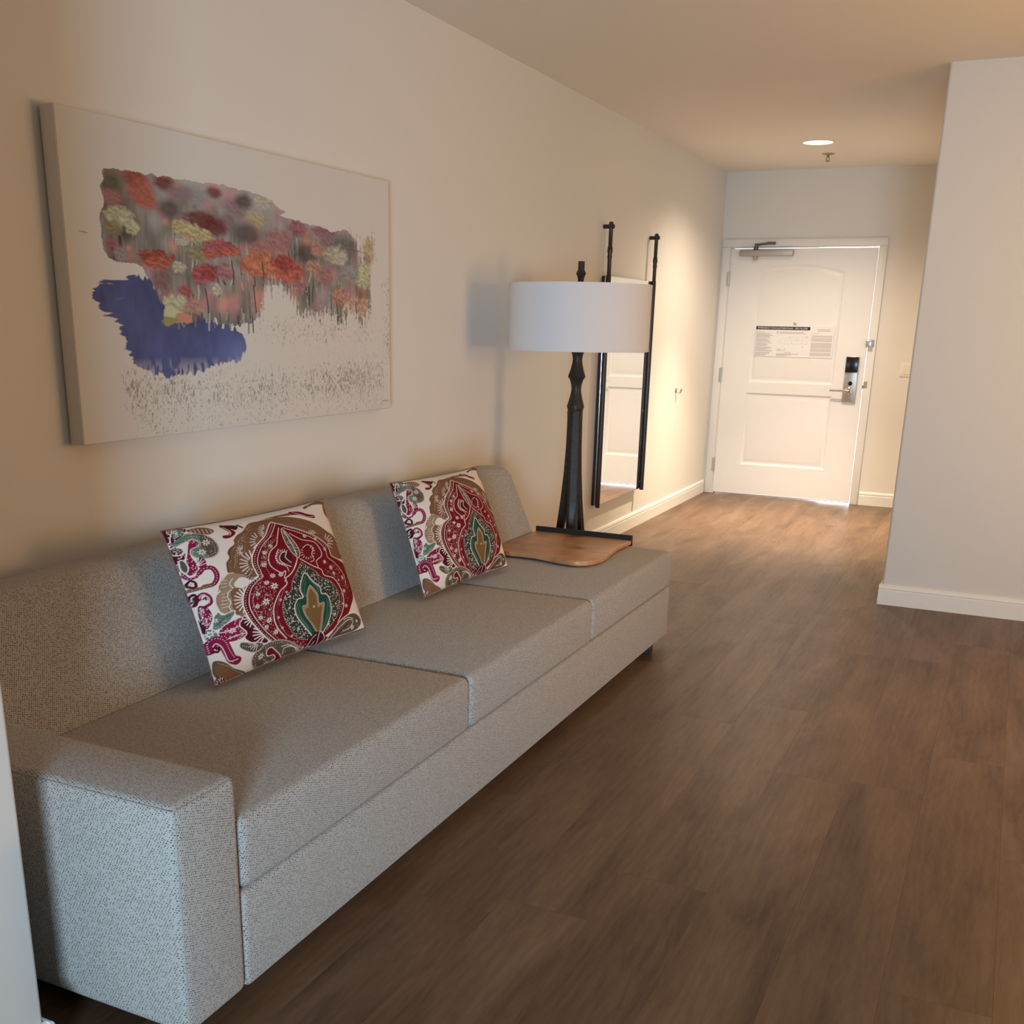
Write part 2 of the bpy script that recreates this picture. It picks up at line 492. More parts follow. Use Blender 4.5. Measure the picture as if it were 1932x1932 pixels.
bm = bm_lathe([(.030, 0), (.029, .008), (.020, .013), (.013, .018), (.012, .040), (.015, .045), (.015, .052)], (1.159, -.0195, .930), (0, -1, 0), n=20)
bm_tube([(1.163, -.064, .930), (1.13, -.066, .931), (1.09, -.064, .930), (1.011, -.058, .9285)], [.012, .010, .0085, .008], 10, bm=bm)
obj('lever_handle', bm, CHROME, lk)
obj('peephole', bm_lathe([(.0125, 0), (.0125, .004), (.008, .006)], (.667, .001, 1.452), (0, -1, 0), 16), STEEL, door)

# swing-bar guard and strike on the casing
g = empty('door_guard', (1.282, -.016, 1.277), 'small satin steel swing-bar guard on the right casing above the lock', 'door latch')
obj('guard_plate', bm_box((1.270, -.020, 1.280), (1.3135, -.016, 1.337), .002, 1), STEEL, g)
obj('guard_block', bm_box((1.249, -.052, 1.279), (1.297, -.020, 1.334), .004, 2), plain('satin_steel_light', (.55, .58, .62), .3, metal=.7), g)
s_ = empty('strike_plate', (1.275, -.016, .955), 'small brass-toned strike plate on the casing beside the door lever', 'strike plate')
obj('plate', bm_box((1.268, -.0195, .957), (1.296, -.016, 1.008), .001, 1), plain('dull_brass', (.42, .36, .24), .4, metal=.5), s_)
obj('lip', bm_box((1.259, -.023, .952), (1.268, -.012, .980), .002, 1), CHROME, s_)

# evacuation notice stuck to the door
nt = empty('evacuation_notice', (.67, .001, 1.183), 'white evacuation plan sheet with black heading bar on the entry door', 'notice')
obj('sheet', bm_box((.350, -.0022, 1.183), (.990, .0034, 1.431), .0003, 1), PAPER, nt)
YP = -.0030
def strip(bm, x0, z0, x1, z1, y=YP): return bm_box((x0, y, z0), (x1, -.0021, z1), bm=bm)
obj('heading_bar', strip(None, .351, 1.400, .795, 1.4265), BLACKI, nt)
def text(name, s, x, z, size, mat, width=None, y=-.0034):
    cu = bpy.data.curves.new(name, 'FONT'); cu.body = s; cu.size = size; cu.extrude = .0001
    to = bpy.data.objects.new('tmp', cu); COL.objects.link(to)
    dg = bpy.context.evaluated_depsgraph_get(); me = bpy.data.meshes.new_from_object(to.evaluated_get(dg))
    bpy.data.objects.remove(to)
    xs = [v.co.x for v in me.vertices]; k = 1 if not width else width / (max(xs) - min(xs))
    bm = bmesh.new(); bm.from_mesh(me); bpy.data.meshes.remove(me)
    for v in bm.verts: v.co = Vector((x + (v.co.x - min(xs)) * k, y - v.co.z, z + v.co.y))
    return obj(name, bm, mat, nt, smooth=False)
text('heading', 'EMERGENCY EVACUATION PLAN - 3RD FLOOR', .366, 1.4065, .0195, PAPER, .408)
rs = random.Random(11)
bm = None
z = 1.379
for i in range(23):
    if i in (1, 6, 10, 14, 19): z -= .0035
    bm = strip(bm, .357, z, .357 + (.07 if i == 0 else rs.uniform(.085, .142)), z + .0032); z -= .0078
obj('instruction_lines', bm, GREYI, nt)['kind'] = 'stuff'
bm = strip(None, .525, 1.372, .536, 1.385)
for zz, a, b in ((1.380, .548, .745), (1.371, .548, .765), (1.242, .535, .57), (1.234, .535, .60), (1.218, .60, .655), (1.205, .533, .72), (1.198, .533, .66), (1.191, .533, .62)):
    strip(bm, a, zz, b, zz + .0034)
obj('caption_lines', bm, GREYI, nt)['kind'] = 'stuff'
bm = None
for (a, b, c, d) in ((.545, 1.317, .60, 1.333), (.60, 1.333, .655, 1.345), (.655, 1.345, .785, 1.345), (.785, 1.345, .785, 1.290), (.785, 1.290, .60, 1.290), (.60, 1.290, .60, 1.333), (.655, 1.345, .655, 1.290), (.70, 1.345, .70, 1.290), (.74, 1.345, .74, 1.290), (.545, 1.317, .545, 1.30), (.545, 1.30, .60, 1.29), (.60, 1.318, .785, 1.318)):
    bm = bm_tube([(a, -.0024, b), (c, -.0024, d)], .0008, 6, bm=bm)
for (a, b) in ((.637, 1.337), (.688, 1.322), (.77, 1.340), (.777, 1.348), (.745, 1.268), (.60, 1.245)): strip(bm, a - .005, b - .004, a + .005, b + .004)
obj('floor_plan', bm, LIGHTI, nt)['kind'] = 'stuff'
bm = None
for zz, zb in ((1.392, 1.404), (1.405, 1.414)): bm = strip(bm, .855, zz, .955, zb - .003)
strip(bm, .812, 1.377, .87, 1.381)
for za, zb in ((1.345, 1.362), (1.312, 1.337), (1.258, 1.302), (1.232, 1.250), (1.197, 1.223)):
    zz = za
    while zz < zb: strip(bm, .810, zz, .978, zz + .0042); zz += .0058
obj('policy_lines', bm, LIGHTI, nt)['kind'] = 'stuff'

# switch on the back wall, half hidden by the right-hand wall
sw = empty('light_switch', (1.60, 0, 1.055), 'white rocker light switch on the wall right of the entry door', 'light switch')
obj('switch_plate', bm_box((1.534, -.006, 1.056), (1.668, 0, 1.168), .003, 2), PLATE, sw)
obj('rocker', bm_box((1.567, -.0095, 1.075), (1.635, -.005, 1.150), .002, 1), PLATE, sw)

# ceiling fittings
dl = empty('recessed_downlight', (.943, -1.335, H), 'round recessed downlight glowing in the entry ceiling', 'ceiling light')
bm = bmesh.new()
prof = [(.098, -.0005), (.112, -.0005), (.112, -.004), (.106, -.0065), (.098, -.005)]
rings = [[bm.verts.new((.943 + r * math.cos(2 * PI * i / 40), -1.335 + r * math.sin(2 * PI * i / 40), H + z)) for i in range(40)] for r, z in prof]
for a, b in zip(rings, rings[1:] + rings[:1]):
    for i in range(40): bm.faces.new((a[i], a[(i + 1) % 40], b[(i + 1) % 40], b[i]))
obj('trim_ring', bm, TRIM, dl)
obj('diffuser', bm_lathe([(.0975, -.0005), (.0975, -.003), (.09, -.004)], (.943, -1.335, H), n=40), DIFF, dl)
sp = empty('fire_sprinkler', (.925, -.778, H), 'small brass-toned fire sprinkler on the ceiling near the door', 'sprinkler')
SPK = plain('sprinkler_metal', (.30, .22, .12), .4, metal=.6)
obj('escutcheon', bm_lathe([(.046, 0), (.046, -.003), (.03, -.008), (.014, -.010)], (.925, -.778, H), n=24), plain('escutcheon_metal', (.45, .36, .24), .45, metal=.4), sp)
bm = bm_lathe([(.009, -.008), (.009, -.026)], (.925, -.778, H), n=12)
for s in (-1, 1): bm_tube([(.925 + s * .009, -.778, H - .024), (.925 + s * .012, -.778, H - .036), (.925 + s * .004, -.778, H - .048)], .0028, 6, bm=bm)
obj('sprinkler_body', bm, SPK, sp)
obj('deflector', bm_lathe([(.004, -.046), (.017, -.050), (.017, -.052)], (.925, -.778, H), n=16), SPK, sp)

# wall hook between mirror and door
hk = empty('wall_hook', (0, -1.093, .925), 'small chrome hook on the left wall between mirror and door', 'hook')
obj('rosette', bm_lathe([(.024, 0), (.023, .005), (.014, .010), (.009, .012)], (0, -1.093, .933), (1, 0, 0), 20), CHROME, hk)
obj('hook_arm', bm_tube([(.008, -1.093, .930), (.022, -1.093, .918), (.034, -1.093, .920), (.040, -1.093, .934), (.041, -1.093, .945)], [.009, .0085, .0085, .0085, .011], 10), CHROME, hk)

# ------------------------------------------------------------------ hanging mirror
mr = empty('wall_mirror', (0, -2.461, .276), 'tall mirror between two dark bronze rods hung on the left wall', 'mirror')
YL, YR, XR, RR = -2.927, -1.995, .048, .0150
def rod(y, bulge):
    z = [.276, .278, 1.66, 1.70, 1.715, bulge - .045, bulge - .03, bulge - .012, bulge, bulge + .02, bulge + .03, 1.98, 2.0, 2.012, 2.016]
    r = [RR * .8, RR, RR, RR, RR * .82, RR * .82, RR * .98, RR * .86, RR * 1.1, RR * 1.05, RR * .82, RR * .82, RR * .95, RR * .8, RR * .3]
    b = obj('rod', bm_lathe(list(zip(r, z)), (XR, y, 0), n=16), BRONZE, mr)
    obj('wall_peg', bm_lathe([(.0125, 0), (.0125, .036), (.013, .040), (.013, .066), (.009, .070)], (0, y, 1.988), (1, 0, 0), 14), BRONZE, b)
rod(YL, 1.845); rod(YR, 1.835)
obj('back_panel', bm_box((.003, YL + .004, .288), (.0205, YR - .004, 1.706), .002, 1), BRONZE, mr)
obj('mirror_glass', bm_box((.0305, YL + .002, .286), (.0365, YR - .002, 1.708), .0012, 2), MIRROR, mr, angle=20)
obj('edge_strip', bm_tube([(.0255, YL + .005, .300), (.0255, YL + .005, 1.700)], .0046, 10), CHROME, mr)
for z in (.33, 1.30):
    obj('rod_clip', bm_box((.030, YR - .022, z), (.05, YR - .002, z + .012), .002, 1), BRONZE, mr)

# ------------------------------------------------------------------ sofa
SX = 1.10
SY0, SYA, SY3 = -8.172, -7.980, -4.842
CY = [-7.978, -6.912, -5.886, -4.842]
sofa = empty('sofa', (.55, -6.5, 0), 'long light grey tweed sofa with three seat cushions along the left wall', 'sofa')
obj('base', bm_box((.04, SYA + .002, .050), (SX - .002, SY3, .281), .014, 3), FABRIC, sofa, uv=True)
ar = obj('armrest', bm_box((.04, SY0, .052), (SX, SYA, .5535), .022, 4), FABRIC, sofa, uv=True)
bm = bm_tube([(SX - .004, SY0 + .010, .07), (SX - .004, SY0 + .010, .54)], .0017, 6)
bm_tube([(.06, SY0 + .0045, .5455), (SX - .005, SY0 + .0045, .5462)], .0013, 6, bm=bm)
bm_tube([(SX - .0045, SY0 + .014, .5455), (SX - .0045, SYA - .014, .5462)], .0013, 6, bm=bm)
obj('seam', bm, SEAMM, ar)
obj('back_frame', bm_box((.022, SYA + .004, .283), (.085, SY3 + .004, .715), .012, 2), FABRIC, sofa, uv=True)

def crowned(lo, hi, bev, crown, name):
    """upholstered block: rounded box whose top swells a little"""
    bm = bm_box(lo, hi, bev, 4)
    return obj(name, bm, FABRIC, sofa, uv=True)
for i in range(3):
    a, b = CY[i] + .0018, CY[i + 1] - .0018
    crowned((.36, a, .2815), (SX - .0005, b, .4475), .024, .006, 'seat_cushion')
for i in range(3):
    a, b = CY[i] + .003, CY[i + 1] - (.003 if i < 2 else 0)
    top = (.787, .785, .772)[i]
    poly = [(.086, .4485), (.418, .4485), (.290, top - .038), (.258, top - .008), (.205, top), (.120, top - .008), (.088, top - .03)]
    bm = bm_prism(poly, 1, a, b, .030, 4, only_caps=True)
    o = obj('back_cushion', bm, FABRIC, sofa, uv=True, angle=60)
for (x, y) in ((1.000, -8.04), (1.050, -5.02), (.14, -8.03), (.14, -6.45), (.14, -5.0)):
    obj('foot', bm_box((x - .028, y - .03, 0), (x + .028, y + .03, .051), .004, 1), FOOTM, sofa)

# ------------------------------------------------------------------ over-seat side table
tb = empty('wooden_tray', (.66, -5.1, .4476), 'wavy-edged wooden tray with dark back rail on the far sofa cushion', 'tray')
out = [(.426, -4.856), (.424, -5.02), (.424, -5.15), (.424, -5.285), (.440, -5.352), (.50, -5.372), (.572, -5.366), (.640, -5.367), (.715, -5.390), (.790, -5.410), (.848, -5.409), (.893, -5.372), (.914, -5.305), (.916, -5.225), (.905, -5.12), (.897, -5.02), (.899, -4.93), (.903, -4.856)]
def smooth_pts(P, n=4, closed=True):
    P = [np.array(p, float) for p in P]; N = len(P); R = []
    rng = range(N) if closed else range(N - 1)
    for i in rng:
        p0, p1, p2, p3 = (P[(i + k - 1) % N] if closed else P[min(max(i + k - 1, 0), N - 1)] for k in range(4))
        for j in range(n):
            t = j / n
            R.append(.5 * (2 * p1 + (p2 - p0) * t + (2 * p0 - 5 * p1 + 4 * p2 - p3) * t * t + (3 * p1 - p0 - 3 * p2 + p3) * t ** 3))
    if not closed: R.append(P[-1])
    return R
sm = [tuple(q) for q in smooth_pts(out, 4, False)]
obj('wooden_top', bm_prism(sm, 2, .455, .476, .005, 3, only_caps=True), WOOD, tb)
obj('back_rail', bm_box((.424, -4.855, .4478), (.906, -4.842, .498), .002, 1), RAIL, tb)
for (x, y) in ((.47, -4.93), (.84, -4.93), (.47, -5.29), (.84, -5.29)):
    obj('pad', bm_lathe([(.016, 0), (.016, .0085)], (x, y, .4476), n=14), RAIL, tb)

# ------------------------------------------------------------------ floor lamp
LX, LY = .466, -4.5
lp = empty('floor_lamp', (LX, LY, 0), 'floor lamp with dark turned wooden post and white drum shade behind the sofa end', 'floor lamp')
prof = [(.030, .86), (.0285, .92), (.0315, .97), (.038, 1.02), (.0430, 1.038), (.0405, 1.046), (.034, 1.068), (.0265, 1.098), (.0240, 1.118), (.0255, 1.138), (.033, 1.163), (.0430, 1.178), (.0400, 1.188), (.031, 1.215), (.0245, 1.245), (.0232, 1.258), (.0258, 1.278), (.033, 1.298), (.0425, 1.312), (.0425, 1.322), (.016, 1.326), (.0145, 1.34), (.0145, 1.618), (.0150, 1.632), (.0240, 1.652), (.0155, 1.668), (.0155, 1.704), (.014, 1.706)]
post = bm_lathe(prof, (LX, LY, 0), n=28)
obj('post', post, LAMPWOOD, lp, angle=35)
def leg_strip(ang):
    """a flat curved leg that leaves the post at about .95 m and flares to the floor"""
    m = bmesh.new(); d = Vector((math.cos(ang), math.sin(ang), 0)); s = Vector((-d.y, d.x, 0)); rings = []
    for z, r, w, th in ((1.015, .020, .020, .018), (.96, .017, .024, .018), (.85, .018, .026, .018), (.72, .024, .027, .018), (.58, .036, .028, .018), (.44, .054, .029, .017), (.28, .080, .029, .016), (.12, .112, .028, .015), (.0, .140, .027, .014)):
        c = Vector((LX, LY, z)) + d * r
        rings.append([m.verts.new(c + s * (a * w) + d * (b * th)) for a, b in ((-1, -.6), (-.6, -1), (.6, -1), (1, -.6), (1, .6), (.6, 1), (-.6, 1), (-1, .6))])
    for a, b in zip(rings, rings[1:]):
        for i in range(8): m.faces.new((a[i], a[(i + 1) % 8], b[(i + 1) % 8], b[i]))
    m.faces.new(rings[0][::-1]); m.faces.new(rings[-1])
    return m
for a in (-62, 178, 58):
    obj('leg', leg_strip(math.radians(a)), LAMPWOOD, lp, angle=30)
SZ0, SZ1, SR = 1.3015, 1.6035, .3385
m = bmesh.new(); rings = []
for r, z in ((SR, SZ0), (SR + .001, SZ0 + .006), (SR, SZ0 + .012), (SR, SZ1 - .012), (SR + .001, SZ1 - .006), (SR, SZ1), (SR - .004, SZ1), (SR - .004, SZ0)):
    rings.append([m.verts.new((LX + r * math.cos(2 * PI * i / 96), LY + r * math.sin(2 * PI * i / 96), z)) for i in range(96)])
for a, b in zip(rings, rings[1:] + rings[:1]):
    for i in range(96): m.faces.new((a[i], a[(i + 1) % 96], b[(i + 1) % 96], b[i]))
sh = obj('lamp_shade', m, SHADE, lp, angle=50)
bm = None
for k in range(3):
    a = 2 * PI * k / 3 + .4
    bm = bm_tube([(LX + .014 * math.cos(a), LY + .014 * math.sin(a), 1.57), (LX + (SR - .003) * math.cos(a), LY + (SR - .003) * math.sin(a), 1.597)], .0025, 6, bm=bm)
obj('shade_spider', bm, BRONZE, sh)

# ------------------------------------------------------------------ painter (colours laid on a fine grid of points)
class Paint:
    def __init__(self, nx, ny, base):
        self.nx, self.ny = nx, ny
        self.U, self.V = np.meshgrid(np.linspace(0, 1000, nx), np.linspace(0, 1000, ny))
        self.C = np.empty((ny, nx, 3)); self.C[:] = base
        self.sx, self.sy = (nx - 1) / 1000, (ny - 1) / 1000
    def win(self, x0, x1, y0, y1):
        a, b = max(0, int(x0 * self.sx) - 1), min(self.nx, int(x1 * self.sx) + 3)
        c, d = max(0, int(y0 * self.sy) - 1), min(self.ny, int(y1 * self.sy) + 3)
        return (slice(c, d), slice(a, b)) if b > a and d > c else None
    def inside(self, P, sl):
        x, y = self.U[sl], self.V[sl]; r = np.zeros(x.shape, bool)
        for (x0, y0), (x1, y1) in zip(P, np.roll(P, -1, 0)):
            if y0 == y1: continue
            c = ((y0 > y) != (y1 > y))
            r ^= c & (x < (x1 - x0) * (y - y0) / (y1 - y0) + x0)
        return r
    def put(self, sl, a, col):
        self.C[sl] = self.C[sl] * (1 - a[..., None]) + np.asarray(col) * a[..., None]
    def fill(self, P, col):
        P = np.asarray(P, float); sl = self.win(P[:, 0].min(), P[:, 0].max(), P[:, 1].min(), P[:, 1].max())
        if sl: self.put(sl, self.inside(P, sl).astype(float), col)
    def stroke(self, P, w, col):
        for (x0, y0), (x1, y1) in zip(P[:-1], P[1:]):
            h = w / 2 + 1.2; sl = self.win(min(x0, x1) - h, max(x0, x1) + h, min(y0, y1) - h, max(y0, y1) + h)
            if not sl: continue
            x, y = self.U[sl] - x0, self.V[sl] - y0; dx, dy = x1 - x0, y1 - y0; L = dx * dx + dy * dy + 1e-9
            t = np.clip((x * dx + y * dy) / L, 0, 1); d = np.hypot(x - t * dx, y - t * dy)
            self.put(sl, np.clip((w / 2 - d) / 1.6 + .5, 0, 1), col)
    def dot(self, x, y, r, col):
        sl = self.win(x - r - 2, x + r + 2, y - r - 2, y + r + 2)
        if sl: self.put(sl, np.clip((r - np.hypot(self.U[sl] - x, self.V[sl] - y)) / 1.6 + .5, 0, 1), col)
    def flower(self, x, y, r, col, eye, n=7):
        sl = self.win(x - r - 3, x + r + 3, y - r - 3, y + r + 3)
        if not sl: return
        dx, dy = self.U[sl] - x, self.V[sl] - y; d = np.hypot(dx, dy); th = np.arctan2(dy, dx)
        self.put(sl, np.clip((r * (.74 + .26 * np.cos(n * th)) - d) / 1.8 + .5, 0, 1), col)
        self.put(sl, np.clip((r * .30 - d) / 1.8 + .5, 0, 1), eye)
        self.put(sl, np.clip((r * .13 - d) / 1.5 + .5, 0, 1), col)
    def walk(self, P, step):
        P = np.asarray(P, float); out = []; carry = 0.
        for a, b in zip(P[:-1], P[1:]):
            L = np.hypot(*(b - a)); t = carry
            while t < L:
                out.append(a + (b - a) * t / max(L, 1e-9)); t += step
            carry = t - L
        return out

def vnoise(x, y, seed):
    r = np.random.RandomState(seed).rand(256, 256)
    xi, yi = np.floor(x).astype(int), np.floor(y).astype(int); fx, fy = x - xi, y - yi
    fx, fy = fx * fx * (3 - 2 * fx), fy * fy * (3 - 2 * fy)
    g = lambda a, b: r[a % 256, b % 256]
    return (g(xi, yi) * (1 - fx) + g(xi + 1, yi) * fx) * (1 - fy) + (g(xi, yi + 1) * (1 - fx) + g(xi + 1, yi + 1) * fx) * fy
def fbm(x, y, seed, o=4):
    s = 0; a = .5; t = 0
    for k in range(o):
        s = s + a * vnoise(x * 2 ** k, y * 2 ** k, seed + k); t += a; a *= .55
    return s / t

def grid_mesh(name, P, C, mat, parent, extra=None):
    """P, C: (ny, nx, 3) places and colours; extra: a second coarse grid joined as the reverse side"""
    parts = [(P, C)] + ([extra] if extra else [])
    V, Fc, K, off = [], [], [], 0
    for i, (p, c) in enumerate(parts):
        ny, nx = p.shape[:2]; idx = np.arange(ny * nx).reshape(ny, nx) + off
        q = np.stack([idx[:-1, :-1], idx[:-1, 1:], idx[1:, 1:], idx[1:, :-1]], -1).reshape(-1, 4)
        if i == 1: q = q[:, ::-1]
        V.append(p.reshape(-1, 3)); K.append(c.reshape(-1, 3)); Fc.append(q); off += ny * nx
    V = np.concatenate(V).astype(np.float32) - np.array(origin_of(parent), np.float32); Fc = np.concatenate(Fc).astype(np.int32); K = np.concatenate(K)
    me = bpy.data.meshes.new(name)
    me.vertices.add(len(V)); me.vertices.foreach_set('co', V.ravel())
    me.loops.add(Fc.size); me.loops.foreach_set('vertex_index', Fc.ravel())
    me.polygons.add(len(Fc)); me.polygons.foreach_set('loop_start', np.arange(0, Fc.size, 4, dtype=np.int32))
    me.polygons.foreach_set('use_smooth', np.ones(len(Fc), bool))
    me.update(calc_edges=True)
    at = me.color_attributes.new('paint', 'FLOAT_COLOR', 'POINT')
    at.data.foreach_set('color', np.concatenate([K, np.ones((len(K), 1))], 1).astype(np.float32).ravel())
    me.materials.append(mat)
    o = bpy.data.objects.new(name, me); COL.objects.link(o)
    if parent: o.parent = parent
    ORG[o.name] = origin_of(parent)
    return o

